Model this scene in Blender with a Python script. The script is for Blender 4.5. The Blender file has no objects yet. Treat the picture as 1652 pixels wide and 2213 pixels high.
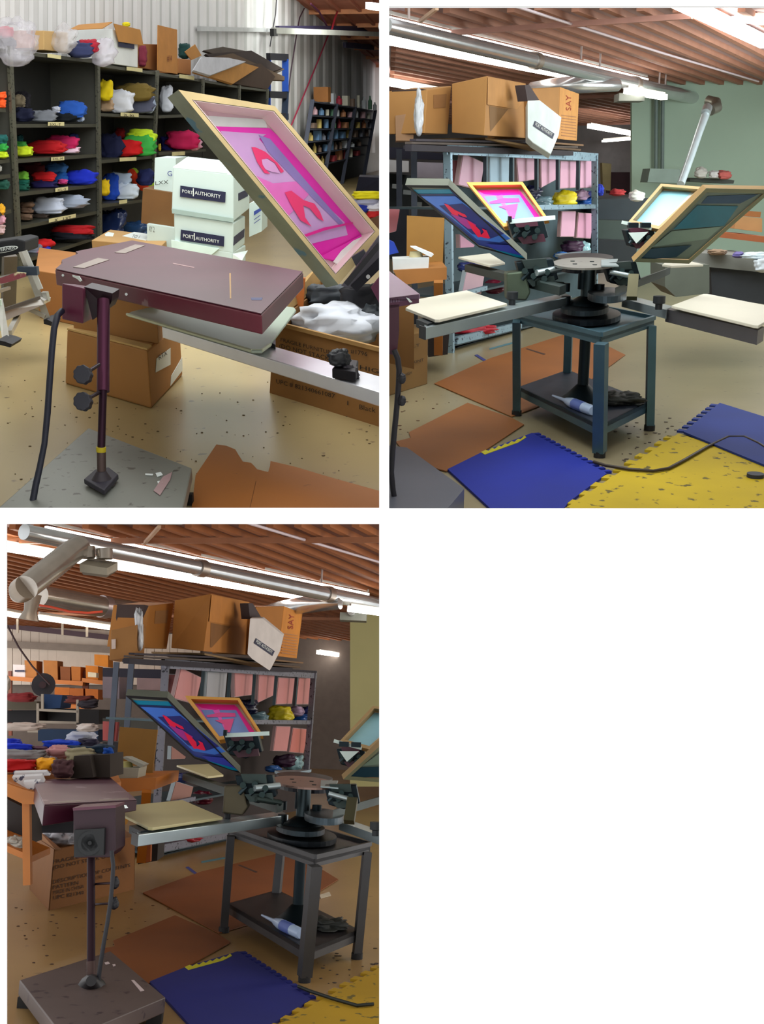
import bpy, bmesh, math, random
from mathutils import Vector as V, Matrix, noise
random.seed(7)
F = 2400.0; CX, CY = 826.0, 1106.5      # focal length and centre for a 1652 x 2213 frame
SC = bpy.context.scene
COL = SC.collection
# ---------------- camera, world, lights, exposure ----------------
CAM_PITCH = math.radians(17.8)
CAM_POS = V((0, 0, 1.45))
def basis(p, roll=0.0):
    r, u, f = V((1, 0, 0)), V((0, math.sin(p), math.cos(p))), V((0, math.cos(p), -math.sin(p)))
    r2 = r * math.cos(roll) + u * math.sin(roll); u2 = u * math.cos(roll) - r * math.sin(roll)
    return r2, u2, f
def frame(p, roll, loc):
    r, u, f = basis(p, roll)
    m = Matrix((r, u, -f)).transposed().to_4x4(); m.translation = loc
    return m
CAMW = frame(CAM_PITCH, 0, CAM_POS)
cd = bpy.data.cameras.new('camera'); cam = bpy.data.objects.new('camera', cd); COL.objects.link(cam)
cam.matrix_world = CAMW; cd.sensor_fit = 'VERTICAL'; cd.sensor_height = 36; cd.sensor_width = 27
cd.lens = F / 2213 * 36; cd.clip_start = .1; cd.clip_end = 200
SC.camera = cam
w = bpy.data.worlds.new('world'); SC.world = w; w.use_nodes = True
w.node_tree.nodes['Background'].inputs[0].default_value = (1, 1, 1, 1)
w.node_tree.nodes['Background'].inputs[1].default_value = 1.18
SC.view_settings.view_transform = 'Standard'; SC.view_settings.look = 'None'
SC.view_settings.exposure = 0; SC.view_settings.gamma = 1; SC.view_settings.use_curve_mapping = False
SC.cycles.max_bounces = 6; SC.cycles.diffuse_bounces = 3

class Room:
    def __init__(s, yh, H, roll=0.0):
        s.H = H; p = math.atan((CY - yh) / F); s.r, s.u, s.f = basis(p, roll)
        s.C = V((0, 0, H)); s.T = CAMW @ frame(p, roll, s.C).inverted()
        s.Ti = s.T.inverted(); s.mp = lambda x, y: (x, y)
    def ray(s, x, y):
        x, y = s.mp(x, y); return s.f + s.r * ((x - CX) / F) + s.u * ((CY - y) / F)
    def fl(s, x, y, z=0.0):
        d = s.ray(x, y); return s.C + d * ((z - s.H) / d.z)
    def dp(s, x, y, Y):
        d = s.ray(x, y); return s.C + d * (Y / d.y)
    def pl(s, x, y, P, n):
        d = s.ray(x, y); return s.C + d * ((P - s.C).dot(n) / d.dot(n))
    def zat(s, P, x, y):
        x, y = s.mp(x, y); a = (CY - y) / F; d = P - s.C; d = V((d.x, d.y, -s.H))
        return (a * s.f.dot(d) - s.u.dot(d)) / (s.u.z - a * s.f.z)
    def up(s, P, x, y): return V((P.x, P.y, s.zat(P, x, y)))
    def px(s, P):
        d = P - s.C; k = F / s.f.dot(d); return CX + s.r.dot(d) * k, CY - s.u.dot(d) * k
    def light(s, name, P, to, size, power, color=(1, 1, 1)):
        l = bpy.data.lights.new(name, 'AREA'); l.shape = 'RECTANGLE'; l.size, l.size_y = size; l.energy = power; l.color = color
        o = bpy.data.objects.new(name, l); COL.objects.link(o)
        q = (to - P).to_track_quat('-Z', 'Y').to_matrix().to_4x4(); q.translation = P
        o.matrix_world = s.T @ q; return o

R1 = Room(270, 1.4); R2 = Room(400, 1.5); R3 = Room(1528, 1.5, math.radians(2.5))
# added area lamps that light each workshop from out of view
R1.light('unseen_lamp', V((-1.0, 7.5, 3.1)), V((-1.6, 8.5, 0)), (2.4, 6), 185, (.97, 1, .98))
R1.light('unseen_lamp', V((-0.35, 22.5, 4.1)), V((-0.3, 28, .6)), (.5, 2), 130, (.95, 1, .98))  # added to brighten the dark far end of the wall
R2.light('unseen_lamp', V((1.3, 7.0, 3.0)), V((.9, 10.5, .8)), (2.4, 2.4), 78, (.92, 1, 1))
R2.light('unseen_lamp', V((6.3, 13, 2.0)), V((1.5, 15.5, .3)), (3, 1.4), 190, (.92, 1, 1))  # low side light added for the rack and green wall
R3.light('unseen_lamp', V((6.0, 13, 2.3)), V((0, 17, 1.3)), (3, 1.6), 150, (1, .93, .82))  # side light added for the far walls
R3.light('unseen_lamp', V((-8.2, 19, 2.2)), V((-4, 26, 1.4)), (2, 2), 110, (1, .93, .84))  # added beyond the left edge to brighten the far left
R3.light('unseen_lamp', V((2.6, 8.5, 2.2)), V((-.4, 9, .9)), (1.2, 1.5), 45, (1, .93, .82))  # added at the right, hidden behind the display wall

# ---------------- materials ----------------
def lin(c): return tuple(((v / 255) / 12.92 if v / 255 <= .04045 else ((v / 255 + .055) / 1.055) ** 2.4) for v in c)
MATS = {}
def mat(rgb, rough=.6, metal=0.0, var=.12, scale=6.0, emit=0.0, speck=None, sk=.62, sscale=25, alpha=1.0, bump=0.0, name=None):
    key = (tuple(rgb), rough, metal, var, scale, emit, speck, sk, sscale, alpha, bump)
    if key in MATS: return MATS[key]
    m = bpy.data.materials.new(name or 'surface_%d_%d_%d' % tuple(rgb)); m.use_nodes = True; nt = m.node_tree; N = nt.nodes; L = nt.links
    b = N['Principled BSDF']; b.inputs['Roughness'].default_value = rough; b.inputs['Metallic'].default_value = metal
    c = lin(rgb); tc = N.new('ShaderNodeTexCoord'); nz = N.new('ShaderNodeTexNoise'); nz.inputs['Scale'].default_value = scale; nz.inputs['Detail'].default_value = 4
    L.new(tc.outputs['Object'], nz.inputs['Vector'])
    mx = N.new('ShaderNodeMix'); mx.data_type = 'RGBA'
    mx.inputs[6].default_value = tuple(v * (1 - var * 1.6) for v in c) + (1,); mx.inputs[7].default_value = tuple(min(1, v * (1 + var * 1.6)) for v in c) + (1,)
    L.new(nz.outputs['Fac'], mx.inputs[0]); out = mx.outputs[2]
    if speck:
        n2 = N.new('ShaderNodeTexNoise'); n2.inputs['Scale'].default_value = sscale; n2.inputs['Detail'].default_value = 5
        L.new(tc.outputs['Object'], n2.inputs['Vector'])
        cr = N.new('ShaderNodeValToRGB'); cr.color_ramp.elements[0].position = sk; cr.color_ramp.elements[1].position = sk + .04
        L.new(n2.outputs['Fac'], cr.inputs[0]); m2 = N.new('ShaderNodeMix'); m2.data_type = 'RGBA'
        L.new(cr.outputs[0], m2.inputs[0]); L.new(out, m2.inputs[6]); m2.inputs[7].default_value = lin(speck) + (1,); out = m2.outputs[2]
    L.new(out, b.inputs['Base Color'])
    if bump:
        bp = N.new('ShaderNodeBump'); bp.inputs['Strength'].default_value = bump; L.new(nz.outputs['Fac'], bp.inputs['Height']); L.new(bp.outputs[0], b.inputs['Normal'])
    if emit:
        b.inputs['Emission Color'].default_value = c + (1,); b.inputs['Emission Strength'].default_value = emit
    if alpha < 1: b.inputs['Alpha'].default_value = alpha
    MATS[key] = m; return m
def metal(rgb, rough=.35, **k): return mat(rgb, rough, .75, **k)

# ---------------- geometry ----------------
class MB:
    def __init__(s): s.v = []; s.f = []; s.smooth = False; s.soft = False
    def add(s, vs, fs):
        o = len(s.v); s.v += [V(p) for p in vs]; s.f += [[i + o for i in f] for f in fs]; return s
    def hexa(s, b, t):      # bottom quad, top quad
        return s.add(list(b) + list(t), [[3, 2, 1, 0], [4, 5, 6, 7], [0, 1, 5, 4], [1, 2, 6, 5], [2, 3, 7, 6], [3, 0, 4, 7]])
    def slab(s, poly, vec):
        n = len(poly); vec = V(vec)
        return s.add(list(poly) + [p + vec for p in poly], [list(range(n))[::-1], list(range(n, 2 * n))] + [[i, (i + 1) % n, n + (i + 1) % n, n + i] for i in range(n)])
    def box(s, c, sx, sy, sz, rz=0.0):
        c = V(c); a = V((math.cos(rz), math.sin(rz), 0)) * sx / 2; b = V((-math.sin(rz), math.cos(rz), 0)) * sy / 2; h = V((0, 0, sz))
        return s.slab([c - a - b, c + a - b, c + a + b, c - a + b], h)
    def bar(s, a, b, w, h=None, up=V((0, 0, 1))):   # beam with rectangular section between two points
        a, b = V(a), V(b); h = h or w; d = (b - a).normalized()
        x = d.cross(up)
        if x.length < .05: x = d.cross(V((0, 1, 0)))
        x.normalize(); y = x.cross(d).normalized(); x *= w / 2; y *= h / 2
        return s.hexa([a - x - y, a + x - y, a + x + y, a - x + y], [b - x - y, b + x - y, b + x + y, b - x + y])
    def tube(s, pts, r, n=10):
        pts = [V(p) for p in pts]; rs = r if isinstance(r, (list, tuple)) else [r] * len(pts); vs = []; fs = []; x = None
        for i, p in enumerate(pts):
            d = (pts[min(i + 1, len(pts) - 1)] - pts[max(i - 1, 0)]).normalized()
            if x is None: x = d.orthogonal().normalized()
            x = (x - d * x.dot(d)).normalized(); y = d.cross(x)
            for k in range(n):
                a = 2 * math.pi * k / n; vs.append(p + (x * math.cos(a) + y * math.sin(a)) * rs[i])
        for i in range(len(pts) - 1):
            for k in range(n): fs.append([i * n + k, i * n + (k + 1) % n, (i + 1) * n + (k + 1) % n, (i + 1) * n + k])
        fs.append(list(range(n))[::-1]); fs.append([(len(pts) - 1) * n + k for k in range(n)])
        s.smooth = True
        return s.add(vs, fs)
    def blob(s, c, ax, ay, az, seed=0, amp=.16, nu=32, nv=20, e=.6, fold=.05, layers=4, flatten=True):
        c = V(c); vs = []; sg = lambda q, p: math.copysign(abs(q) ** p, q)
        la, lz = max(ax.length, 1e-4), max(az.length, 1e-4)
        for j in range(nv + 1):
            ph = -math.pi / 2 + math.pi * j / nv
            for i in range(nu):
                th = 2 * math.pi * i / nu
                x = sg(math.cos(ph), e) * sg(math.cos(th), e); y = sg(math.cos(ph), e) * sg(math.sin(th), e); z = sg(math.sin(ph), e)
                q = V((x * 1.3 + seed * 3.1, y * 1.3, z * 1.1 + seed))
                rg = .28 - abs(noise.noise(q * 1.9)) - .5 * abs(noise.noise(q * 4.1 + V((seed, 0, 0))))
                k = 1 + amp * (noise.noise(q) * 1.2 + .5 * noise.noise(q * 2.7) + 1.3 * rg) + fold * math.sin(z * layers * 3.2 + 3 * noise.noise(q * .8) + seed)
                if flatten and z < 0: zz = z
                else: zz = z * (k + .15 * noise.noise(V((x * 1.7 + seed, seed, 0))))
                vs.append(c + ax * (x * k) + ay * (y * k) + az * zz)
        fs = []
        for j in range(nv):
            for i in range(nu): fs.append([j * nu + i, j * nu + (i + 1) % nu, (j + 1) * nu + (i + 1) % nu, (j + 1) * nu + i])
        s.smooth = s.soft = True
        return s.add(vs, fs)
BASES = {}
def mesh_obj(name, mb, m, base, smooth=None, bevel=0.0):
    me = bpy.data.meshes.new(name); me.from_pydata([p - base for p in mb.v], [], mb.f)
    bm = bmesh.new(); bm.from_mesh(me); bmesh.ops.recalc_face_normals(bm, faces=bm.faces); bm.to_mesh(me); bm.free()
    me.materials.append(m)
    if smooth if smooth is not None else mb.smooth:
        for p in me.polygons: p.use_smooth = True
        if not mb.soft: me.set_sharp_from_angle(angle=math.radians(50))
    o = bpy.data.objects.new(name, me); COL.objects.link(o)
    if bevel:
        b = o.modifiers.new('bevel', 'BEVEL'); b.width = bevel; b.segments = 2; b.limit_method = 'ANGLE'
    return o
class Thing:
    def __init__(s, R, name, label, cat, base, group=None):
        s.R = R; s.base = V(base); o = bpy.data.objects.new(name, None); COL.objects.link(o); o.empty_display_size = .05
        o.matrix_world = R.T @ Matrix.Translation(s.base); o['label'] = label; o['category'] = cat
        if group: o['group'] = group
        s.o = o
    def part(s, name, mb, m, parent=None, label=None, **k):
        o = mesh_obj(name, mb, m, s.base, **k); o.parent = parent or s.o
        if label: o['label'] = label
        return o
def solo(R, name, label, cat, mb, m, group=None, kind=None, **k):
    lo = V((sum(p.x for p in mb.v) / len(mb.v), sum(p.y for p in mb.v) / len(mb.v), min(p.z for p in mb.v)))
    o = mesh_obj(name, mb, m, lo, **k); o.matrix_world = R.T @ Matrix.Translation(lo)
    if kind == 'structure': o['kind'] = kind
    else:
        o['label'] = label; o['category'] = cat
        if kind: o['kind'] = kind
    if group: o['group'] = group
    o['_b'] = 0; del o['_b']; BASES[o.name] = lo
    return o
def child(o, name, mb, m, label=None, **k):    # a part of a solo thing
    c = mesh_obj(name, mb, m, BASES[o.name], **k); c.parent = o
    if label: c['label'] = label
    return c
class PB:   # a part builder that treats a structure or solo as its thing
    pass
def near(R, p, e=.006):                     # lift flat print off its surface, towards the viewer
    d = (R.C - p); return p + d.normalized() * e
def patch(R, pts, e=.006, t=.002):
    pts = [near(R, p, e) for p in pts]; d = (pts[1] - pts[0]).cross(pts[2] - pts[0]).normalized() * t
    return MB().slab(pts, d)
TXT = {}
def lettering(R, add, s, P, x0, y0, x1, y1, ux, uy, m, e=.012, name='lettering'):
    # letters from baseline start to end; (ux,uy) = pixel position of the top of the first letter
    if s not in TXT:
        cu = bpy.data.curves.new('txt', 'FONT'); cu.body = s; cu.resolution_u = 2; ob = bpy.data.objects.new('txt', cu)
        COL.objects.link(ob); dg = bpy.context.evaluated_depsgraph_get(); me = bpy.data.meshes.new_from_object(ob.evaluated_get(dg))
        vs = [v.co.copy() for v in me.vertices]; fs = [list(p.vertices) for p in me.polygons]
        bpy.data.objects.remove(ob); bpy.data.curves.remove(cu); bpy.data.meshes.remove(me)
        a = min(v.x for v in vs); b = max(v.x for v in vs); c = max(v.y for v in vs); l = min(0, min(v.y for v in vs))
        TXT[s] = ([((v.x - a) / (b - a), v.y / c) for v in vs], fs)
    vs, fs = TXT[s]; p0, p1, pu = P(x0, y0), P(x1, y1), P(ux, uy)
    mb = MB().add([near(R, p0 + (p1 - p0) * u + (pu - p0) * v, e) for u, v in vs], fs)
    return add(name, mb, m)
def lerp(a, b, t): return a + (b - a) * t
def bil(q, u, v): return lerp(lerp(q[0], q[1], u), lerp(q[3], q[2], u), v)   # q = TL TR BR BL

SEED = [0]
def cloth(R, x0, y0, x1, y1, c, col, label, name='folded_shirt', cat='shirt', group=None, depth=.12, amp=.24, e=.62, fold=.075, layers=3, rough=.85, tilt=0.0, m=None):
    """a soft pile whose outline fills the given part of the picture at the depth of point c"""
    SEED[0] += 1; k = R.f.dot(c - R.C) / F
    ctr = R.C + R.ray((x0 + x1) / 2, (y0 + y1) / 2) * (k * F)
    ax = R.r * ((x1 - x0) / 2 * k * .97); az = R.u * ((y1 - y0) / 2 * k * .97)
    if tilt: ax = ax + az.normalized() * (ax.length * tilt)
    rd = (ctr - R.C).normalized(); ay = rd * depth
    mb = MB().blob(ctr, ax, ay, az, SEED[0] * 1.37, amp=amp, e=e, fold=fold, layers=layers)
    return solo(R, name, label, cat, mb, m or mat(col, rough, 0, .1, 5, bump=.3), group=group)
def carton(R, name, label, b, t, rgb, cat='box', group=None, tape=True, m=None, bevel=.006):
    """closed carton from bottom and top quads (front-left, front-right, back-right, back-left)"""
    T = Thing(R, name, label, cat, (b[0] + b[1] + b[2] + b[3]) / 4, group)
    T.b, T.t = b, t
    mm = m or mat(rgb, .8, 0, .1, 3)
    T.part('body', MB().hexa(b, t), mm, bevel=bevel)
    if tape:
        up = (t[0] - b[0]).normalized() * .003
        q = [lerp(t[0], t[3], .47), lerp(t[1], t[2], .47), lerp(t[1], t[2], .53), lerp(t[0], t[3], .53)]
        T.part('tape', MB().slab([p + up for p in q], up), mat((190, 160, 110), .3))
    return T
def floor_box(R, A, B, C, topA, z0=0.0):
    a, b, c = R.fl(*A, z0), R.fl(*B, z0), R.fl(*C, z0); d = a + (c - b)
    h = R.zat(a, *topA) - z0; up = V((0, 0, h)); return [a, b, c, d], [a + up, b + up, c + up, d + up]
def top_box(R, A, B, C, zt, z0):
    a, b, c = R.fl(*A, zt), R.fl(*B, zt), R.fl(*C, zt); d = a + (c - b); dn = V((0, 0, z0 - zt))
    return [a + dn, b + dn, c + dn, d + dn], [a, b, c, d]
def dep_box(R, q, Y, back):
    """q = pixel TL TR BR BL of the front face, Y one depth or four, back = vector"""
    Y = Y if isinstance(Y, (list, tuple)) else [Y] * 4
    p = [R.dp(x, y, d) for (x, y), d in zip(q, Y)]; back = V(back)
    return [p[3], p[2], p[2] + back, p[3] + back], [p[0], p[1], p[1] + back, p[0] + back]
WHITE = mat((250, 250, 250), .9, 0, .01)
INK = mat((35, 28, 24), .8, 0, .05); NAVY = mat((22, 26, 62), .6, 0, .1); PAPER = mat((225, 232, 228), .8, 0, .04)
CARD = (176, 128, 72)
# ---------------- the white display wall with three openings, one workshop view behind each ----------------
DW = 3.3
def cw(x, y, z=DW):       # point on the display wall
    return CAMW @ V(((x - CX) / F * z, (CY - y) / F * z, -z))
def wall_with_openings():
    xs = [-260, -20, 12.5, 820, 841.5, 1730, 2330]; ys = [-240, -30, 13, 1097.5, 1098.5, 1132.5, 2250, 2460]
    op = [(-20, -30, 820, 1097.5), (841.5, 13, 1730, 1098.5), (12.5, 1132.5, 820, 2250)]
    mb = MB(); bk = (CAMW.to_3x3() @ V((0, 0, -1))) * .012
    for i in range(len(xs) - 1):
        for j in range(len(ys) - 1):
            cx, cy = (xs[i] + xs[i + 1]) / 2, (ys[j] + ys[j + 1]) / 2
            if any(a < cx < c and b < cy < d for a, b, c, d in op): continue
            mb.slab([cw(xs[i], ys[j]), cw(xs[i + 1], ys[j]), cw(xs[i + 1], ys[j + 1]), cw(xs[i], ys[j + 1])], bk)
    return mb
def struct(R, name, mb, m, **k):
    o = mesh_obj(name, mb, m, V((0, 0, 0)), **k); o['kind'] = 'structure'; BASES[o.name] = V((0, 0, 0))
    if R: o.matrix_world = R.T
    return o
struct(None, 'wall_front', wall_with_openings(), WHITE)
# unseen partitions added between the three workshops to keep their light apart (radial, in the gaps between the openings)
def part_plane(p0, p1, z0, z1, off):
    a, b = cw(*p0, z0), cw(*p1, z0); c, d = cw(*p1, z1), cw(*p0, z1)
    return MB().slab([a, b, c, d], off)
PW = mat((205, 205, 200), .9)
cr3 = CAMW.to_3x3(); rx = cr3 @ V((1, 0, 0)); uy = cr3 @ V((0, 1, 0))
struct(None, 'partition_centre', part_plane((831, -150), (831, 1112), DW + .02, 34, rx * .01), PW)
struct(None, 'wall_left', part_plane((-70, -150), (-70, 1112), DW + .02, 34, rx * -.01), PW)
struct(None, 'wall_right', part_plane((2300, -150), (2300, 1112), DW + .02, 34, rx * .01), PW)
struct(None, 'partition_slab', part_plane((-70, 1113), (2300, 1113), DW + .02, 34, uy * -.01), PW)
# ---------------- floors ----------------
CONC = mat((172, 152, 108), .3, 0, .16, 1.1, speck=(120, 100, 76), sk=.66, sscale=14, name='sealed_concrete')
CONC2 = mat((146, 134, 104), .32, 0, .2, 1.0, speck=(112, 98, 80), sk=.66, sscale=14, name='sealed_concrete_worn')
CONC3 = mat((150, 118, 74), .32, 0, .2, 1.0, speck=(120, 94, 60), sk=.66, sscale=14, name='sealed_concrete_warm')
def floor(R, name, x0, x1, y0, y1, m):
    q = [R.fl(x0, y1), R.fl(x1, y1), R.fl(x1, y0), R.fl(x0, y0)]
    return struct(R, name, MB().slab(q, V((0, 0, -.02))), m)
floor(R1, 'floor', -66, 829, 345, 1109, CONC)
floor(R2, 'floor', 834, 2290, 455, 1109, CONC2)
floor(R3, 'floor', -60, 1500, 1590, 2262, CONC3)
# =====================================================================================
# WORKSHOP 1 (upper left opening): flash dryer, shelving wall, tilted screen
# =====================================================================================
R = R1
def hdir(R, x, y):
    d = R.ray(x, y); d.z = 0; return d.normalized()
A0 = R.fl(63, 590); dA = hdir(R, 1227, 270); nA = V((-dA.y, dA.x, 0))
if nA.x > 0: nA = -nA
def PA(x, y, off=0.0): return R1.pl(x, y, A0 + nA * off, nA)
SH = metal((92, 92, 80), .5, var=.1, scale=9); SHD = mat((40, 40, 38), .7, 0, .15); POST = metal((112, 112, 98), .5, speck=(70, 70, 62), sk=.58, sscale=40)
# corrugated wall, panel by panel
wl = struct(R, 'wall_back', MB().slab([PA(-80, 640, .72), PA(822, 400, .72), PA(822, -60, .72), PA(-80, -60, .72)], nA * .05), mat((196, 196, 192), .6, 0, .05))
PANEL = mat((222, 220, 218), .45, 0, .05, 2)
xs = [-40 + 20.5 * i for i in range(42)]
for i, x in enumerate(xs):
    wd = max(9, 17 - i * .16)
    if x + wd > 818: break
    a, b, c, d = PA(x, 330, .72), PA(x + wd, 330, .72), PA(x + wd, -50, .72), PA(x, -50, .72)
    e = -nA * .035; mb = MB().add([a, lerp(a, b, .2) + e, lerp(a, b, .8) + e, b, d, lerp(d, c, .2) + e, lerp(d, c, .8) + e, c],
        [[0, 1, 5, 4], [1, 2, 6, 5], [2, 3, 7, 6], [4, 5, 6, 7], [3, 2, 1, 0], [0, 4, 7, 3]])
    child(wl, 'wall_panel', mb, PANEL)
# girts (horizontal steel rails on the wall)
child(wl, 'girt', MB().bar(PA(430, 62, .62), PA(812, 70, .62), .06, .07), mat((196, 198, 196), .5))
# sloping ceiling at the right
ce = [PA(590, -40, .7), PA(770, 108, .7), PA(826, 152, .7)]
side = -nA * 2.6 + V((0, 0, .0))
cl = struct(R, 'ceiling', MB().slab([PA(590, -40, .7), PA(826, 150, .7), PA(826, 150, .7) + side, PA(590, -40, .7) + side], V((0, 0, .05))), mat((200, 128, 104), .8, 0, .2, 2))
for i in range(7):
    t = (i + .5) / 7; a = lerp(PA(600, -30, .7), PA(824, 148, .7), t)
    child(cl, 'joist', MB().bar(a, a + side, .08, .16), mat((220, 150, 104), .7))
for i in range(5):
    t = (i + .5) / 5; o_ = -nA * (2.4 * t)
    child(cl, 'purlin', MB().bar(PA(600, -30, .7) + o_, PA(822, 146, .7) + o_, .07, .1), mat((190, 118, 92), .7))
child(cl, 'girder', MB().bar(PA(600, 64, .3), PA(822, 62, -.2), .08, .13), mat((52, 46, 78), .6))
child(cl, 'girder', MB().bar(PA(745, 97, .4), PA(822, 104, .1), .08, .13), mat((62, 58, 86), .6))
t = Thing(R, 'strip_light', 'long white strip light running under the dark roof beam', 'light', PA(700, 70, -.1))
t.part('housing', MB().bar(PA(590, 66, -.1), PA(824, 74, -.5), .06, .1), mat((205, 206, 196), .4))
t.part('end_cap', MB().bar(PA(588, 70, -.1), PA(596, 70, -.1), .07, .12), mat((30, 30, 34), .5))
solo(R, 'fluorescent_tube', 'glowing fluorescent tube at the roof in the top right corner', 'light', MB().bar(PA(797, 12, -2.0), PA(822, 16, -2.3), .1, .1), mat((255, 255, 255), .5, emit=4))
for nm, pts, rr, col, lb, cat in [('power_cable', [(598, -6), (596, 30), (590, 62), (584, 100)], .012, (34, 30, 36), 'dark cable hanging down the corrugated wall above the ladder', 'cable'),
        ('power_cable', [(658, 18), (648, 38), (642, 70), (636, 110), (628, 160), (624, 200)], .014, (52, 30, 44), 'dark cable from the roof bending down beside the blue ladder', 'cable'),
        ('air_hose', [(724, 38), (712, 70), (690, 126), (655, 210), (622, 290)], .017, (150, 38, 66), 'straight crimson air hose slanting down from the roof', 'hose')]:
    solo(R, nm, lb, cat, MB().tube([PA(x, y, .45) for x, y in pts], rr, 6), mat(col, .5))
solo(R, 'roof_brace', 'maroon steel brace crossing below the joists near the tube', 'brace', MB().tube([PA(x, y, .1) for x, y in [(672, 8), (690, 25), (708, 58)]], .02, 6), mat((86, 30, 62), .5))
solo(R, 'roof_brace', 'pink red brace rod hanging under the joists at right', 'brace', MB().tube([PA(x, y, .0) for x, y in [(765, 12), (735, 12), (724, 40), (718, 62)]], .022, 6), mat((190, 50, 66), .5))

# ---- shelving bank: one unit per bay ----
def shelf_unit(name_lb, x0, x1, tops, shelves, yb0, yb1, d=.55, labels=(), back=True, right_post=True, pw=9):
    t = Thing(R, 'shelving_unit', name_lb, 'shelf', PA((x0 + x1) / 2, (yb0 + yb1) / 2), 'grey steel shelving bays along the corrugated wall')
    T0, T1 = tops
    for (xa, ya), (xb, yb) in [(T0, T1)] + list(shelves):
        a, b = PA(xa, ya), PA(xb, yb); th = V((0, 0, -.034))
        t.part('shelf_board', MB().slab([a, b, b + nA * d, a + nA * d], th), SH)
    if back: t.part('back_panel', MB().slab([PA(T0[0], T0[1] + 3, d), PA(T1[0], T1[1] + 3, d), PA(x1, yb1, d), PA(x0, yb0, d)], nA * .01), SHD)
    return t
def post(t, xt, yt, xb, yb, w=.075, side=True, d=.55):
    a, b = PA(xt, yt), PA(xb, yb); e = dA * w / 2
    t.part('upright', MB().slab([a - e, a + e, b + e, b - e], -nA * .03), POST)
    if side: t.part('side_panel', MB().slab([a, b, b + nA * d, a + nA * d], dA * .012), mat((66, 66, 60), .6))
def tag_label(t, x0, y0, x1, y1, rows=2):
    pl_ = [PA(x0, y0), PA(x1, y1), PA(x1, y1 + 8), PA(x0, y0 + 8)]
    lb = t.part('shelf_label', patch(R, pl_, .035), mat((222, 212, 158), .8))
    return lb
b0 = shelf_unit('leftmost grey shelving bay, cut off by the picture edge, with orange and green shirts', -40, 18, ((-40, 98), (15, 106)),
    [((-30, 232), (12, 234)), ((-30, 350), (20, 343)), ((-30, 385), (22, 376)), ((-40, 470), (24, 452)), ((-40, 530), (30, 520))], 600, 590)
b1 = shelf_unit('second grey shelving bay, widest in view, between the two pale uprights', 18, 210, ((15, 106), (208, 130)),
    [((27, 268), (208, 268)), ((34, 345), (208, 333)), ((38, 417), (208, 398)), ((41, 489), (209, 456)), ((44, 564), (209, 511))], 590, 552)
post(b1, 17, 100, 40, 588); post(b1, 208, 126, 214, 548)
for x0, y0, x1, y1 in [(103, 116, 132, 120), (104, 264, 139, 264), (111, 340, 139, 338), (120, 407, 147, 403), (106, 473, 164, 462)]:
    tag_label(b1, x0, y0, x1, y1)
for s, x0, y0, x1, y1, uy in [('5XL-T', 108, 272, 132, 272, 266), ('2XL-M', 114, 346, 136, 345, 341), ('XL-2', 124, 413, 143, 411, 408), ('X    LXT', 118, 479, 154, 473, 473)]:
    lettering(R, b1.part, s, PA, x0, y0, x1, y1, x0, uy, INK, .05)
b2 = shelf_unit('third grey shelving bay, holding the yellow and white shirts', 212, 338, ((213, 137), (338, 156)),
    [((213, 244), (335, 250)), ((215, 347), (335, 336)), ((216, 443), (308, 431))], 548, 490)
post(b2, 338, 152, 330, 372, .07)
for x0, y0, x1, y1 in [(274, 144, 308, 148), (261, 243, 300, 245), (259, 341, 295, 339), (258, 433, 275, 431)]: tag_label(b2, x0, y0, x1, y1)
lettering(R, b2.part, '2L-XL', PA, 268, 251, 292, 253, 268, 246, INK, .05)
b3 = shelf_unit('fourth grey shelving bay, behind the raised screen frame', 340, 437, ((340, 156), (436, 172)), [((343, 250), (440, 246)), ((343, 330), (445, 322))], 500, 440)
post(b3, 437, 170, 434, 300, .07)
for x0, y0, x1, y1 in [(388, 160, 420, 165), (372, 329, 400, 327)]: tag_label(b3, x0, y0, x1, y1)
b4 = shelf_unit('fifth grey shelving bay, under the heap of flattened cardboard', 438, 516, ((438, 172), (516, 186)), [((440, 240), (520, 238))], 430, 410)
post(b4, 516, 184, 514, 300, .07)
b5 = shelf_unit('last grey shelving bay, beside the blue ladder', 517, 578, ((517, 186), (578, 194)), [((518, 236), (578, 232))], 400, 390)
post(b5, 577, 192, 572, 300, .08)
solo(R, 'paper_stack', 'small stack of white paper on the last shelving bay', 'paper', MB().slab([PA(556, 222, .2), PA(570, 223, .2), PA(570, 200, .2), PA(556, 199, .2)], nA * .2), PAPER)

# ---- garments: (x0,y0,x1,y1, colour, label) ----
def G(items, off=.26, **k):
    for it in items:
        x0, y0, x1, y1, col, lb = it[:6]
        xr, kk = [(xx, k_) for xx, k_ in ((22, 90), (210, 100), (339, 80), (440, 60)) if x1 <= xx + 2][0]
        o_ = min(off if len(it) < 7 else it[6], max(.05, (xr - x1) / kk * .5))
        cloth(R, x0, y0, x1, y1, PA((x0 + x1) / 2, (y0 + y1) / 2, o_), col, lb, depth=.09, **k)
G([(-12, 198, 13, 214, (240, 90, 30), 'orange folded shirt, upper one on the leftmost bay'), (-12, 213, 13, 235, (240, 88, 26), 'orange folded shirt, lower one on the leftmost bay'),
   (-14, 292, 17, 312, (20, 92, 88), 'teal folded shirt on the leftmost bay'), (-14, 309, 17, 328, (44, 160, 62), 'green folded shirt on the leftmost bay', .2), (-14, 326, 18, 343, (196, 220, 30), 'neon yellow folded shirt at the bottom of the leftmost pile', .15),
   (-14, 356, 4, 372, (210, 210, 205), 'white folded shirt scrap on the leftmost bay'), (-14, 388, 20, 411, (16, 74, 60), 'dark green folded shirt on the leftmost bay'),
   (-14, 442, 12, 466, (236, 172, 30), 'golden yellow folded shirt behind the stepladder'), (-14, 464, 11, 486, (222, 160, 178), 'pink folded shirt behind the stepladder top'), (-14, 484, 11, 508, (214, 180, 180), 'pale pink folded shirt resting above the stepladder cap')])
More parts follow.
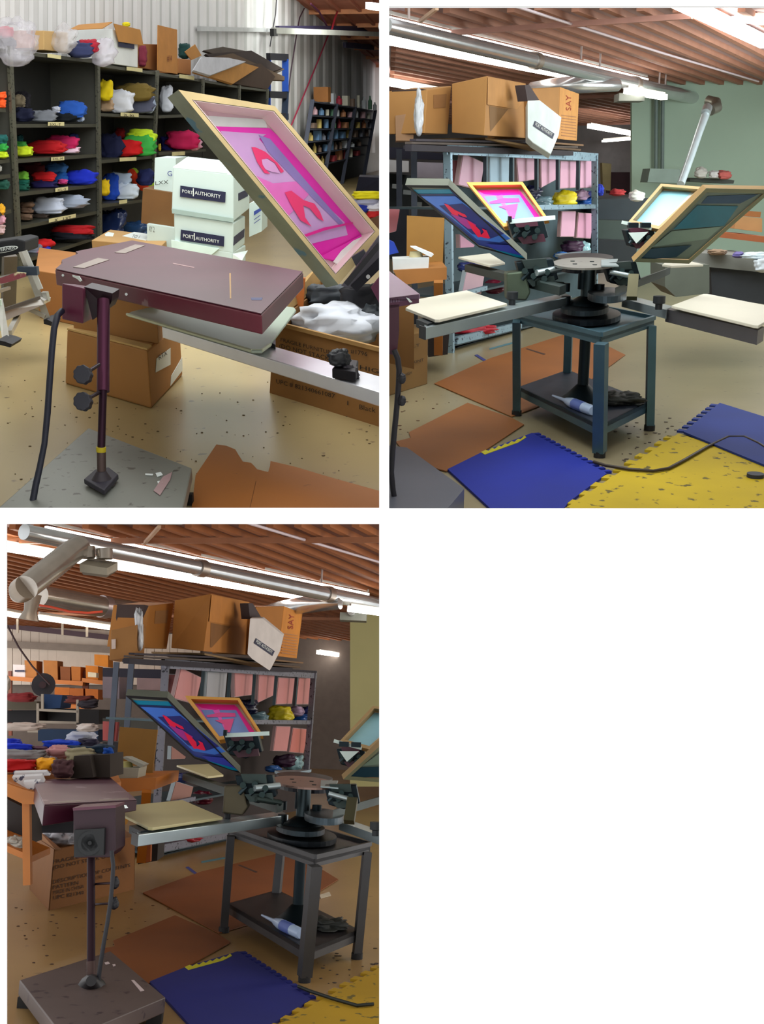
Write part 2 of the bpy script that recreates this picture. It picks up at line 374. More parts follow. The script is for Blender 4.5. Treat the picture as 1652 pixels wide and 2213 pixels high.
G([(30, 198, 66, 236, (26, 22, 30), 'black jacket bunched at the back of the top compartment', .4), (27, 206, 55, 234, (118, 106, 84), 'taupe folded shirt in the top compartment', .3),
   (30, 234, 74, 264, (14, 20, 52), 'navy folded shirt at the left of the top compartment', .2), (106, 236, 170, 265, (10, 18, 26), 'black green folded shirt under the bright blue one', .25),
   (66, 237, 124, 265, (128, 132, 140), 'heather grey crumpled shirt in the top compartment', .15), (112, 230, 130, 244, (200, 205, 220), 'small white shirt peeking beside the blue one', .15),
   (124, 219, 188, 256, (36, 92, 190), 'bright blue shirt draped on the top compartment pile', .15), (163, 250, 182, 264, (190, 205, 235), 'pale shirt corner below the bright blue shirt', .1),
   # second level
   (29, 291, 52, 310, (14, 78, 84), 'dark teal folded shirt on the second level', .4), (148, 288, 170, 306, (28, 34, 92), 'navy folded shirt at the back of the second level', .45),
   (100, 293, 172, 324, (200, 24, 92), 'magenta folded shirt on the second level', .3), (58, 304, 142, 334, (190, 8, 22), 'red folded shirts lying across the second level', .2),
   (28, 306, 58, 322, (60, 150, 60), 'green folded shirt above the neon one on the second level', .25), (31, 316, 71, 339, (206, 226, 34), 'neon yellow folded shirt on the second level', .15), (130, 317, 173, 332, (244, 206, 226), 'pale pink folded shirt under the magenta one', .12),
   # third level
   (36, 350, 96, 378, (84, 12, 20), 'dark maroon folded shirt at the back of the third level', .45), (97, 352, 144, 380, (64, 120, 184), 'steel blue folded shirt on the third level', .35),
   (34, 370, 62, 390, (120, 190, 60), 'lime green folded shirt on the third level', .2), (34, 387, 64, 400, (10, 96, 80), 'deep green folded shirt under the lime one', .18), (34, 399, 64, 413, (12, 86, 70), 'deep green folded shirt lowest in the third level pile', .16),
   (66, 390, 124, 409, (30, 22, 84), 'indigo folded shirt on the third level', .2), (70, 371, 120, 393, (205, 18, 26), 'bright red folded shirt on the third level', .2), (112, 372, 146, 398, (28, 100, 190), 'azure folded shirt on the third level', .25),
   (124, 387, 146, 399, (216, 70, 140), 'small pink shirt at the front of the third level', .1), (144, 368, 208, 400, (16, 44, 200), 'royal blue folded shirt at the right of the third level', .2),
   # fourth level
   (42, 436, 74, 450, (128, 100, 80), 'tan folded shirt on top of the brown pile', .2), (42, 448, 72, 462, (118, 92, 74), 'brown folded shirt in the middle of the brown pile', .19), (42, 461, 70, 477, (124, 98, 78), 'brown folded shirt at the bottom of the brown pile', .18),
   (66, 460, 106, 472, (74, 62, 54), 'dark brown folded shirt under the white ones', .25), (106, 421, 187, 451, (170, 182, 204), 'pale blue grey folded shirt at the back of the fourth level', .35),
   (68, 426, 141, 464, (196, 204, 222), 'white folded shirt at the front of the fourth level', .15),
   # fifth level
   (112, 502, 200, 520, (12, 18, 34), 'navy folded shirt under the red one on the lowest level', .3), (113, 486, 201, 509, (180, 10, 22), 'red shirt with a peak on the lowest level', .25),
   (54, 523, 92, 549, (130, 134, 150), 'grey folded shirt beside the stepladder top', .15), (52, 517, 116, 536, (204, 16, 22), 'red folded shirt curving over the grey one', .12), (78, 526, 109, 545, (30, 52, 180), 'blue folded shirt tucked under the red one', .08), (79, 539, 108, 552, (240, 150, 176), 'pink shirt hem under the blue one', .05)])
G([(252, 180, 332, 220, (120, 100, 40), 'olive cloth bundle at the back of the yellow shirt compartment', .45), (264, 196, 334, 246, (92, 96, 118), 'slate grey shirts behind the white one', .38),
   (213, 216, 246, 242, (190, 160, 128), 'tan folded shirt below the yellow one', .2), (212, 173, 244, 219, (246, 214, 10), 'bright yellow shirt bundle high on the third bay', .15),
   (228, 193, 290, 245, (226, 230, 240), 'white shirt heaped in front of the grey ones', .12), (308, 190, 335, 246, (170, 186, 212), 'light blue white shirt beside the upright', .25),
   (248, 278, 270, 300, (150, 14, 18), 'small red shirt at the back of the third bay', .45), (215, 289, 264, 344, (20, 26, 66), 'navy shirt pile on the third bay middle level', .3), (226, 302, 306, 339, (212, 14, 18), 'red shirt spread across the navy pile', .2),
   (262, 294, 338, 338, (60, 176, 70), 'green shirt bundle under the neon one', .25), (272, 282, 338, 313, (206, 240, 40), 'neon lime shirt topping the green bundle', .2),
   (218, 378, 258, 434, (24, 76, 196), 'blue shirt behind the yellow one on the lower level', .3), (215, 387, 238, 424, (240, 200, 16), 'yellow shirt roll beside the upright on the lower level', .15),
   (236, 372, 284, 402, (176, 192, 214), 'pale grey shirt on top of the white pile', .22), (240, 396, 299, 432, (214, 226, 240), 'white shirt pile on the lower level of the third bay', .15),
   (296, 366, 332, 402, (26, 36, 90), 'navy shirt behind the neon striped ones', .4)])
for i, (pts, col, lb) in enumerate([([(284, 372), (300, 398), (318, 408)], (226, 60, 20), 'orange red shirt edge curving down beside the white cartons'), ([(289, 370), (306, 394), (331, 402)], (180, 220, 60), 'lime shirt edge above the orange red one')]):
    solo(R, 'folded_shirt', lb, 'shirt', MB().tube([PA(x, y, .2) for x, y in pts], [.05, .07, .05], 10), mat(col, .85))
G([(344, 187, 374, 244, (224, 230, 244), 'white shirts stacked in the fourth bay beside the screen corner', .15), (346, 294, 386, 327, (28, 30, 110), 'navy shirt pile in the fourth bay', .3),
   (360, 284, 432, 324, (200, 20, 84), 'crimson shirt pile in the fourth bay behind the frame', .25), (384, 299, 436, 326, (240, 176, 200), 'pale pink shirt on the crimson pile', .15), (342, 311, 348, 327, (230, 200, 50), 'yellow shirt sliver beside the upright of the fourth bay', .1)])

# ---- things on top of the bank ----
def PT(x, y, off=.15): return PA(x, y, off)
bg = cloth(R, -12, 40, 78, 146, PT(30, 95, -.12), (200, 196, 204), 'clear plastic bag of clothes hanging over the shelf end at far left', 'plastic_bag', 'bag', amp=.38, e=.8, m=mat((216, 212, 220), .15, 0, .1, 8, alpha=.32, bump=.8))
cloth(R, -12, 56, 30, 84, PT(10, 70, .1), (200, 40, 66), 'red shirt inside the clear bag', amp=.1)
cloth(R, -12, 80, 36, 110, PT(12, 95, .1), (24, 24, 44), 'navy shirt below the red one inside the clear bag', amp=.08)
def acarton(lb, fl, rl, h_, offs=.1, col=CARD, **k):
    """carton on the bank: front face pixel quad fl (TL TR BR BL) on the front plane, depth rl into the shelf"""
    p = [PA(x, y, offs) for x, y in fl]; bk = nA * rl
    return carton(R, 'cardboard_box', lb, [p[3], p[2], p[2] + bk, p[3] + bk], [p[0], p[1], p[1] + bk, p[0] + bk], col, **k)
acarton('small brown carton behind the clear bag on the shelf top', [(68, 66), (93, 68), (93, 106), (68, 104)], .3, 0, .2, (158, 92, 44))
acarton('tan carton wrapped in plastic on the shelf top', [(95, 66), (147, 70), (147, 114), (95, 108)], .3, 0, .1, (196, 160, 104))
cloth(R, 110, 50, 168, 118, PT(140, 84, -.02), (215, 205, 205), 'crumpled clear plastic wrap around the tan carton', 'plastic_bag', 'bag', amp=.28, e=1, m=mat((225, 222, 224), .15, 0, .1, 8, alpha=.35, bump=.8))
cloth(R, 146, 92, 204, 126, PT(175, 112, -.05), (48, 56, 96), 'navy plaid shirt in a bag on the shelf edge', amp=.2)
cloth(R, 170, 84, 212, 116, PT(190, 100, -.1), (172, 26, 50), 'red shirt in the plastic bag beside the white box', amp=.2)
cloth(R, 195, 80, 250, 146, PT(222, 112, -.2), (216, 208, 220), 'clear plastic bag slumped over the shelf edge by the white box', 'plastic_bag', 'bag', amp=.25, e=1, m=mat((226, 222, 232), .15, 0, .1, 8, alpha=.5, bump=.8), tilt=.0)
p = [PA(x, y, .0) for x, y in [(243, 50), (298, 96), (298, 146), (243, 138)]]; bk = nA * .5
wb = carton(R, 'open_box', 'open white box with brown flaps on the shelving top', [p[3], p[2], p[2] + bk, p[3] + bk], [PA(243, 62), PA(298, 92), PA(298, 92) + bk, PA(243, 62) + bk], (226, 230, 228), tape=False)
FL = mat((186, 130, 62), .8, 0, .1, 3)
wb.part('flap', MB().slab([PA(x, y, -.03) for x, y in [(245, 51), (302, 64), (309, 98), (256, 90)]], -nA * .008), FL, label='brown inside of the flap')
wb.part('flap', MB().slab([PA(148, 66, .1), PA(170, 55, .15), PA(243, 49, .0), PA(222, 62, -.05)], V((0, 0, .008))), FL, label='brown inside of the flap')
wb.part('printed_label', MB().slab([near(R, PA(x, y, -.01), .02) for x, y in [(256, 90), (290, 96), (290, 106), (256, 101)]], -nA * .004), NAVY)
cloth(R, 264, 48, 282, 58, PT(273, 53, .3), (240, 220, 20), 'yellow cloth showing over the open white box', amp=.1)
cloth(R, 298, 98, 318, 145, PT(308, 120, .15), (130, 40, 62), 'maroon patterned shirt squeezed between the two boxes', amp=.15)
t = acarton('brown carton with a tall raised flap standing on the shelf top', [(313, 95), (343, 96), (343, 154), (313, 148)], .4, 0, .1, (150, 94, 44), tape=False)
t.part('flap', MB().slab([PA(x, y, .0) for x, y in [(342, 54), (383, 64), (384, 160), (341, 153)]], nA * .01), mat((188, 128, 62), .8))
lettering(R, t.part, '#14', PA, 362, 132, 372, 133, 362, 118, mat((120, 50, 30), .8), .03)
t = acarton('small open carton with splayed flaps at the end of the box row', [(386, 126), (413, 129), (413, 162), (386, 158)], .3, 0, .1, (176, 116, 62), tape=False)
t.part('flap', MB().slab([PA(x, y, .1) for x, y in [(400, 112), (422, 96), (436, 120), (414, 130)]], nA * .01), FL)
cloth(R, 386, 94, 412, 128, PT(398, 112, .3), (18, 66, 62), 'dark green shirt in the small open carton', amp=.15)
FLATS = [([(436, 112), (478, 104), (545, 116), (612, 152), (596, 160), (520, 140)], (84, 72, 62)), ([(440, 120), (540, 112), (608, 150), (560, 165), (470, 140)], (58, 44, 40)),
         ([(446, 128), (500, 118), (612, 168), (612, 176), (520, 172)], (96, 76, 56)), ([(450, 150), (560, 140), (592, 168), (575, 196), (470, 178)], (74, 54, 40)),
         ([(414, 158), (455, 170), (500, 184), (556, 148), (520, 138)], (196, 140, 70)), ([(414, 155), (450, 166), (528, 136), (490, 128), (432, 126)], (212, 214, 222))]
for i, (pl_, col) in enumerate(FLATS):
    mb = MB().slab([PA(x, y, .25 - i * .07) for x, y in pl_], V((0, 0, .02)) - nA * .03)
    solo(R, 'flattened_carton', ['grey flattened carton topmost in the heap near the ladder', 'dark flattened carton below the topmost one', 'long flattened carton poking out towards the ladder', 'broad dark flattened carton at the base of the heap', 'tan flattened carton sticking out below the white one', 'white flattened carton at the front of the heap'][i], 'cardboard', mb, mat(col, .85, 0, .15))
# blue ladder
t = Thing(R, 'ladder', 'tall ladder with blue side rails behind the shelving end', 'ladder', PA(600, 330, .3))
BL_ = mat((22, 74, 170), .5)
t.part('rail', MB().bar(PA(617, 128, .3), PA(617, 198, .3), .12, .05), BL_); t.part('rail', MB().bar(PA(618, 198, .3), PA(612, 320, .3), .12, .05), mat((28, 44, 66), .5))
t.part('rail', MB().bar(PA(582, 124, .3), PA(580, 320, .3), .07, .05), BL_)
for y in (122, 204, 250): t.part('rung', MB().bar(PA(580, y, .3), PA(620, y + 2, .3), .08, .12), mat((24, 24, 34), .5))

# ---- far shelf with supplies ----
OF = .3
def PF(x, y, o=OF): return PA(x, y, o)
t = Thing(R, 'storage_rack', 'dark supply rack crowded with tins and bottles at the far right', 'rack', PF(740, 400))
DK = mat((74, 78, 92), .6, 0, .1)
def lx(x, y): return x - (y - 218) * .165 * .9      # leaning uprights
for x in (676, 728, 768, 812):
    t.part('upright', MB().bar(PF(x, 216 + (x - 676) * .17), PF(x - 34, 430), .09, .03), DK)
LV = [218, 248, 278, 306, 335, 366]
for k, y in enumerate(LV):
    dx = -(y - 218) * .16; sl = .157 - (y - 218) * .0027
    t.part('shelf_board', MB().slab([PF(676 + dx, y), PF(814 + dx, y + 138 * sl), PF(814 + dx, y + 138 * sl, .62), PF(676 + dx, y, .62)], V((0, 0, -.03))), DK)
t.part('back_panel', MB().slab([PF(676, 220, .64), PF(812, 242, .64), PF(775, 425, .64), PF(642, 430, .64)], nA * .01), mat((34, 36, 48), .7))
colz = [((232, 228, 206), 'cream'), ((224, 228, 232), 'white'), ((232, 228, 206), 'cream'), ((224, 228, 232), 'white'), ((170, 60, 66), 'red'), ((110, 150, 190), 'blue'), ((110, 160, 126), 'green'), ((222, 196, 110), 'yellow'), ((206, 140, 96), 'orange'), ((140, 116, 100), 'brown'), ((140, 146, 160), 'grey'), ((220, 176, 184), 'pink')]
rr = random.Random(5); ordn = ['top', 'second', 'third', 'fourth', 'fifth', 'sixth']; onum = ['first', 'second', 'third', 'fourth', 'fifth', 'sixth', 'seventh', 'eighth', 'ninth', 'tenth']
for k, y in enumerate(LV):
    dx = -(y - 218) * .16; sl = .157 - (y - 218) * .0027; x = 680 + dx; j = 0
    while x < 806 + dx and j < 10:
        wd = rr.uniform(8, 15); hh = rr.uniform(10, 20) if k else rr.uniform(14, 28); c, cn = rr.choice(colz)
        if k == 0 and j == 0: wd, hh, c, cn = 34, 30, (172, 112, 54), 'brown'
        if k == 0 and j == 2: c, cn, wd = (188, 50, 72), 'red', 16
        yb = y + (x + wd / 2 - 676 - dx) * sl - 1; a = PF(x + wd / 2, yb, .42); sc = R.f.dot(a - R.C) / F
        bottle = rr.random() < .4 and not (k == 0 and j == 0)
        nm, kind = ('bottle', 'bottle') if bottle else (('tin', 'tin') if rr.random() < .4 else ('small_box', 'box'))
        if k == 0 and j == 0: nm, kind = 'cardboard_box', 'box'
        mb = MB()
        if bottle or nm == 'tin':
            r_ = wd * sc * .46; h = hh * sc
            prof = [(0, r_), (.62, r_), (.78, r_ * .45), (1, r_ * .4)] if bottle else [(0, r_), (.92, r_), (.95, r_ * .94), (1, r_ * .94)]
            mb.tube([a + V((0, 0, h * q)) for q, _ in prof], [q for _, q in prof], 10)
        else: mb.box(a, wd * sc * .95, .25, hh * sc, -.2)
        solo(R, nm, '%s %s, %s from the left on the %s level of the supply rack' % (cn, 'carton' if (k == 0 and j == 0) else kind, onum[j], ordn[k]), kind, mb, mat(c, .5, 0, .1), group='supplies on the far rack')
        x += wd + rr.uniform(0, 2.5); j += 1
# table with clothes at right edge
solo(R, 'worktable', 'dark cabinet counter below the supply rack at the right edge', 'counter', MB().slab([R.dp(776, 382, 19), R.dp(826, 384, 18.6), R.dp(826, 420, 18.6), R.dp(768, 418, 19)], V((.0, .8, 0))), mat((26, 28, 46), .6))
for x0, y0, x1, y1, col, lb in [(762, 412, 826, 432, (240, 226, 20), 'yellow shirt on the clothes pile right of the screen frame'), (764, 428, 822, 446, (170, 172, 200), 'lilac grey shirt under the yellow one'), (766, 438, 800, 460, (30, 50, 160), 'blue shirt on the clothes pile at the right edge'), (790, 434, 826, 458, (222, 222, 234), 'white shirt on the clothes pile at the right edge'), (792, 450, 826, 474, (196, 30, 34), 'red shirt lowest on the right clothes pile')]:
    cloth(R, x0, y0, x1, y1, R.dp((x0 + x1) / 2, y0, 15), col, lb, amp=.12)
solo(R, 'box_side', 'brown carton under the clothes pile at the right edge', 'box', MB().slab([R.dp(796, 474, 14.9), R.dp(828, 464, 14.7), R.dp(828, 516, 14.7), R.dp(800, 520, 14.9)], V((0, .5, 0))), mat((110, 78, 58), .8)).name = 'cardboard_box'

# ---- stack of white boxes ----
WBX = mat((200, 218, 214), .7, 0, .05, 3)
def wbox(lb, TL, TR, SR, yb, z0, zt, **k):
    """box with its front top edge TL-TR and right side going back to SR on the plane z=zt"""
    b, t_ = top_box(R, TL, TR, SR, zt, z0); return carton(R, 'white_carton', lb, b, t_, (0, 0, 0), m=WBX, tape=False, **k)
# depth of the stack from its floor contact
SY = 8.6
def stackbox(lb, q, sd, back, lbl=None, txt=None, sidelbl=None):
    p = [R.dp(x, y, SY) for x, y in q]                       # TL TR BR BL front face
    e = R.dp(*sd, SY + back) - p[1]
    t = Thing(R, 'white_carton', lb, 'box', (p[3] + p[2]) / 2, 'white cartons stacked behind the dryer')
    t.part('body', MB().hexa([p[3], p[2], p[2] + e, p[3] + e], [p[0], p[1], p[1] + e, p[0] + e]), WBX, bevel=.008)
    if lbl:
        P = lambda x, y: R.dp(x, y, SY)
        t.part('printed_label', patch(R, [P(x, y) for x, y in lbl], .014), NAVY)
        for s, x0, y0, x1, y1, ux, uyy in txt: lettering(R, t.part, s, P, x0, y0, x1, y1, ux, uyy, PAPER, .03)
    if sidelbl:
        n = (e).cross(p[1] - p[2]).normalized(); t.part('side_label', patch(R, [R.pl(x, y, p[1], n) for x, y in sidelbl], .02), NAVY)
    return t, p, e
P8 = lambda x, y: R.dp(x, y, SY)
t3, p3_, e3 = stackbox('lowest white carton of the stack with splayed flaps behind the dryer head', [(371, 528), (504, 545), (504, 640), (376, 620)], (531, 530), .8)
t3.part('flap', MB().slab([P8(371, 518), P8(474, 537), P8(458, 550), P8(372, 536)], V((0, -.02, .0))), mat((214, 236, 228), .7))
t3.part('flap', MB().slab([R.dp(504, 548, SY), R.dp(536, 541, SY + .4), R.dp(524, 562, SY), R.dp(504, 566, SY)], V((0, -.02, 0))), mat((224, 238, 232), .7))
t2, p2_, e2 = stackbox('middle white carton of the stack with a navy label', [(376, 462), (505, 482), (504, 548), (377, 527)], (530, 467), .8,
    [(391, 496), (485, 511), (484, 533), (390, 519)], [('PORT', 396, 513, 419, 517, 396, 505), ('AUTHORITY', 423, 518, 474, 526, 423, 511)], [(506, 512), (529, 494), (528, 512), (505, 531)])
t2.part('divider_mark', patch(R, [P8(419, 504), P8(421, 504), P8(421, 520), P8(419, 520)], .03), PAPER)
t1, p1_, e1 = stackbox('topmost white carton of the stack with a navy label', [(374, 362), (505, 376), (505, 479), (371, 457)], (540, 356), .8,
    [(390, 401), (488, 415), (487, 438), (389, 425)], [('PORT', 394, 416, 417, 420, 394, 409), ('AUTHORITY', 421, 420, 477, 429, 421, 412)], [(516, 418), (536, 408), (536, 424), (516, 434)])
t1.part('divider_mark', patch(R, [P8(417, 407), P8(419, 407), P8(419, 424), P8(417, 424)], .03), PAPER)
t1.part('rim_band', MB().slab([near(R, P8(x, y), .02) for x, y in [(371, 451), (505, 472), (505, 481), (372, 461)]], V((0, .01, 0))), mat((158, 180, 174), .7))
tf = [P8(374, 363), P8(505, 377), R.dp(540, 356, SY + .8), R.dp(406, 340, SY + .8)]
t1.part('flap', MB().slab([tf[0], lerp(tf[0], tf[1], .9), bil([tf[3], tf[2], tf[1], tf[0]], .62, .45) + V((0, 0, .04)), tf[3]], V((0, 0, .006))), mat((212, 228, 224), .7))
t1.part('floor_tape', MB().slab([bil([tf[3], tf[2], tf[1], tf[0]], u, v_) + V((0, 0, .012)) for u, v_ in [(.15, .35), (.6, .45), (.62, .62), (.12, .5)]], V((0, 0, .003))), mat((150, 164, 162), .5)).name = 'packing_tape'
q = [R.dp(x, y, 9.8) for x, y in [(539, 440), (566, 432), (566, 500), (539, 512)]]
t = Thing(R, 'white_carton', 'white carton with blue print at the right behind the stack', 'box', q[3])
t.part('body', MB().slab(q, V((0, .5, 0))), WBX); t.part('print', patch(R, [R.dp(x, y, 9.8) for x, y in [(549, 457), (565, 448), (565, 455), (549, 466)]], .03), mat((50, 70, 150), .7))
for yy in (470, 478): t.part('print', patch(R, [R.dp(x, y, 9.8) for x, y in [(549, yy + 4), (563, yy - 6), (563, yy - 4), (549, yy + 6)]], .03), mat((80, 90, 150), .7))
q = [R.dp(x, y, 10.4) for x, y in [(335, 341), (380, 342), (380, 417), (333, 411)]]
t = Thing(R, 'white_carton', 'white carton with a big blue letter left of the tall stack', 'box', q[3])
t.part('body', MB().slab(q, V((0, .6, 0))), WBX); lettering(R, t.part, 'G', lambda x, y: R.dp(x, y, 10.4), 362, 380, 372, 381, 362, 369, mat((40, 50, 130), .7), .03)
lettering(R, t.part, 'LXX', lambda x, y: R.dp(x, y, 10.4), 336, 400, 364, 397, 336, 392, INK, .03)
q = [R.dp(x, y, 10.3) for x, y in [(309, 407), (380, 418), (378, 494), (305, 482)]]
solo(R, 'cardboard_box', 'dark brown carton under the white one beside the third bay', 'box', MB().slab(q, V((0, .6, 0))), mat((112, 76, 36), .8))
q = [R.dp(x, y, 10.2) for x, y in [(318, 484), (378, 493), (378, 540), (318, 535)]]
t = Thing(R, 'white_carton', 'pale blue white carton lowest beside the third bay', 'box', q[3]); t.part('body', MB().slab(q, V((0, .6, 0))), WBX)
lettering(R, t.part, 'XY 2', lambda x, y: R.dp(x, y, 10.2), 322, 500, 334, 502, 322, 488, INK, .03)
cloth(R, 216, 452, 272, 512, PA(240, 480, .2), (30, 42, 76), 'dark blue plastic bag stuffed on the bottom of the third bay', 'plastic_bag', 'bag', amp=.3, m=mat((30, 44, 84), .2, bump=.8))
cloth(R, 262, 478, 322, 516, PA(290, 495, .15), (48, 74, 110), 'blue plastic bag beside the labelled tan carton', 'plastic_bag', 'bag', amp=.3, m=mat((44, 74, 116), .2, bump=.8))

# ---- cartons on the floor ----
b, tt = top_box(R, (198, 519), (348, 532), (368, 512), .42, 0); tt[3] = R.fl(238, 496, .42)
t = carton(R, 'cardboard_box', 'tan carton with a white shipping label behind the dryer head', b, tt, (190, 150, 96), tape=False)
t.part('shipping_label', patch(R, [R.fl(x, y, .42) for x, y in [(264, 510), (290, 501), (330, 507), (316, 520)]], .012), PAPER)
t.part('torn_paper', patch(R, [R.fl(x, y, .42) for x, y in [(226, 506), (234, 501), (247, 504), (244, 511), (228, 510)]], .012), PAPER)
lettering(R, t.part, 'TO 1', lambda x, y: R.fl(x, y, .42), 284, 513, 300, 515, 288, 507, INK, .02)
b, tt = top_box(R, (76, 584), (176, 600), (168, 546), .36, 0)
b = [R.fl(x, y, 0) for x, y in [(108, 676), (180, 690), (200, 640), (120, 630)]]; b = [V((q.x, q.y, 0)) for q in tt]
t = carton(R, 'cardboard_box', 'brown carton on the floor between stepladder and dryer', b, tt, (166, 110, 56), tape=False)
BZ = .32
def qf(pts, z): return [R.fl(x, y, z) for x, y in pts]
a, c_, d_ = R.fl(141, 830), R.fl(327, 884), R.fl(395, 812); bq = [a, c_, d_, a + d_ - c_]
ht = R.zat(c_, 328, 757); tq = [V((q.x, q.y, ht)) for q in bq]; tq[0] = R.pl(145, 713, a, (c_ - a).cross(V((0, 0, 1))).normalized())
t = carton(R, 'cardboard_box', 'large brown carton standing on the floor behind the dryer pole', bq, tq, (168, 118, 62), tape=False, bevel=.012)
ns = (d_ - c_).cross(V((0, 0, 1))).normalized()
for pts in ([(339, 775), (369, 752), (369, 788), (337, 805)], [(371, 812), (394, 772), (395, 800), (369, 834)]):
    t.part('shipping_label', patch(R, [R.pl(x, y, c_, ns) for x, y in pts], .015), PAPER)
lettering(R, t.part, 'RTX', lambda x, y: R.pl(x, y, c_, ns), 344, 778, 362, 766, 343, 768, INK, .03)
t.part('open_flap', MB().slab([tq[0], tq[1], lerp(tq[1], tq[2], .12), lerp(tq[0], tq[3], .12)], V((0, 0, .01))), mat((196, 160, 100), .8))
hb = ht
a2 = R.fl(160, 716, ht); b2_ = R.fl(343, 744, ht); 
bq = [a2, b2_, R.fl(372, 690, ht), a2 + R.fl(372, 690, ht) - b2_]; h2 = R.zat(b2_, 343, 640)
tq2 = [V((q.x, q.y, h2)) for q in bq]
carton(R, 'cardboard_box', 'brown carton resting on the large one under the dryer head', bq, tq2, (160, 112, 58), tape=False)
# ---- FRAGILE carton ----
a, c_ = R.fl(583, 849), R.fl(835, 927); nf = (c_ - a).cross(V((0, 0, 1))).normalized()
PFR = lambda x, y: R.pl(x, y, a, nf)
e = R.fl(668, 800) - a
tl, tr = PFR(592, 697), PFR(833, 758)
t = Thing(R, 'open_carton', 'open furniture carton printed with handling warnings at the right edge', 'box', (a + c_) / 2)
CM = mat((150, 106, 56), .8, 0, .06, 3)
t.part('front_panel', MB().slab([a, c_, tr, tl], nf * (.02 if nf.y > 0 else -.02)), CM)
bkv = R.fl(640, 790) - a; bkv = bkv * 1.9
t.part('side_panel', MB().slab([a, tl, tl + bkv, a + bkv], V((.02, 0, 0))), CM)
t.part('back_panel', MB().slab([a + bkv, c_ + bkv, tr + bkv + V((0, 0, .04)), tl + bkv + V((0, 0, .04))], V((0, .02, 0))), CM)
t.part('rim_fold', MB().bar(tl, tr, .02, .02), mat((170, 132, 78), .8))
t.part('flap', MB().slab([tl, tl + bkv, tl + bkv + V((-.02, .05, .12)), tl + V((-.06, 0, .03))], V((.01, 0, .01))), mat((176, 140, 84), .8))
for s, x0, y0, x1, y1, ux, uyy in [('FRAGILE FURNITURE', 607, 738, 722, 768, 607, 730), ('(DO NOT STACK', 604, 751, 712, 780, 604, 742), ('#1796', 758, 763, 794, 770, 758, 754),
        ('4 HIGH', 757, 793, 838, 812, 757, 784), ('UPC 8 821340661087', 597, 828, 724, 861, 597, 819), ('1', 751, 875, 753, 876, 751, 866), ('Black', 777, 884, 812, 892, 777, 874)]:
    lettering(R, t.part, s, PFR, x0, y0, x1, y1, ux, uyy, INK, .012)
mid = lerp(tl, tr, .5) + bkv * .5
cloth(R, 632, 652, 830, 752, mid, (222, 230, 240), 'crumpled white cloth filling the open furniture carton', 'rag', 'cloth', amp=.26, e=.8, fold=.06, layers=4, depth=.28, m=mat((226, 232, 242), .7, 0, .05, 9, bump=.5))
SEED[0] += 1
# dark machinery behind
for x0, y0, x1, y1, Y, col, lb in [(662, 614, 760, 668, 6.9, (44, 52, 60), 'dark oily cloth bundle beneath the screen frame corner'), (735, 610, 830, 690, 6.6, (40, 40, 46), 'dark machine casting beneath the clamp arm'), (780, 660, 830, 720, 6.3, (34, 42, 48), 'dark bag behind the white rags at the right edge')]:
    cloth(R, x0, y0, x1, y1, R.dp((x0 + x1) / 2, (y0 + y1) / 2, Y), col, lb, 'machine_bundle', 'bundle', amp=.25, rough=.6)
solo(R, 'dryer_panel', 'maroon metal panel at the right edge under the clamp', 'panel', MB().slab([R.dp(x, y, 6.2) for x, y in [(802, 622), (828, 590), (828, 662), (820, 655)]], V((0, .05, 0))), mat((86, 34, 62), .4))
solo(R, 'wooden_leg', 'orange wooden table leg seen beyond the dryer head corner', 'table leg', MB().bar(R.dp(652, 600, 6.6), R.dp(648, 662, 6.6), .045), mat((190, 104, 34), .6))

# ---- step ladder ----
LY = 7.0
PL = lambda x, y, d=0.0: R.dp(x, y, LY + d)
AL = metal((186, 184, 178), .35, scale=12); 
t = Thing(R, 'stepladder', 'aluminium stepladder with a black cap at the left edge', 'ladder', R.fl(50, 745))
t.part('top_cap', MB().slab([PL(-40, 527), PL(36, 516), PL(54, 520), PL(53, 546), PL(0, 556), PL(-40, 562)], V((0, .3, .0))), mat((12, 14, 20), .75), bevel=.01)
el = [PL(10 + 29 * math.cos(a_ * math.pi / 12) , 539.5 + 6.5 * math.sin(a_ * math.pi / 12) - 29 * math.cos(a_ * math.pi / 12) * .17) for a_ in range(24)]
t.part('logo_oval', patch(R, el, .012), PAPER)
el2 = [PL(10 + 26 * math.cos(a_ * math.pi / 12) , 539.5 + 5 * math.sin(a_ * math.pi / 12) - 26 * math.cos(a_ * math.pi / 12) * .17) for a_ in range(24)]
t.part('logo_oval', patch(R, el2, .018), mat((26, 30, 38), .5))
lettering(R, t.part, 'WERNER', PL, -10, 545, 33, 537.5, -10, 538.5, PAPER, .03)
t.part('rail', MB().hexa([PL(95, 692), PL(112, 695), PL(112, 695, .12), PL(95, 692, .12)], [PL(40, 545), PL(56, 541), PL(56, 541, .12), PL(40, 545, .12)]), AL)
t.part('rail_flange', MB().bar(PL(53, 542, -.03), PL(88, 625, -.03), .015, .03), metal((215, 215, 212), .3))
t.part('rail_gusset', MB().slab([PL(88, 632), PL(100, 632), PL(104, 650), PL(94, 650)], V((0, .05, 0))), AL)
t.part('rail', MB().hexa([PL(6, 742, -.9), PL(22, 740, -.9), PL(22, 740, -.8), PL(6, 742, -.8)], [PL(-8, 645, -.3), PL(6, 645, -.3), PL(6, 645, -.2), PL(-8, 645, -.2)]), AL)
t.part('foot', MB().slab([PL(94, 691, -.06), PL(101, 690, -.06), PL(115, 697, -.06), PL(112, 705, -.06), PL(95, 700, -.06)], V((0, .18, 0))), mat((20, 20, 28), .6))
t.part('foot', MB().slab([PL(-6, 735, -.96), PL(10, 738, -.96), PL(26, 744, -.96), PL(22, 751, -.96), PL(-6, 744, -.96)], V((0, .18, 0))), mat((20, 20, 28), .6))
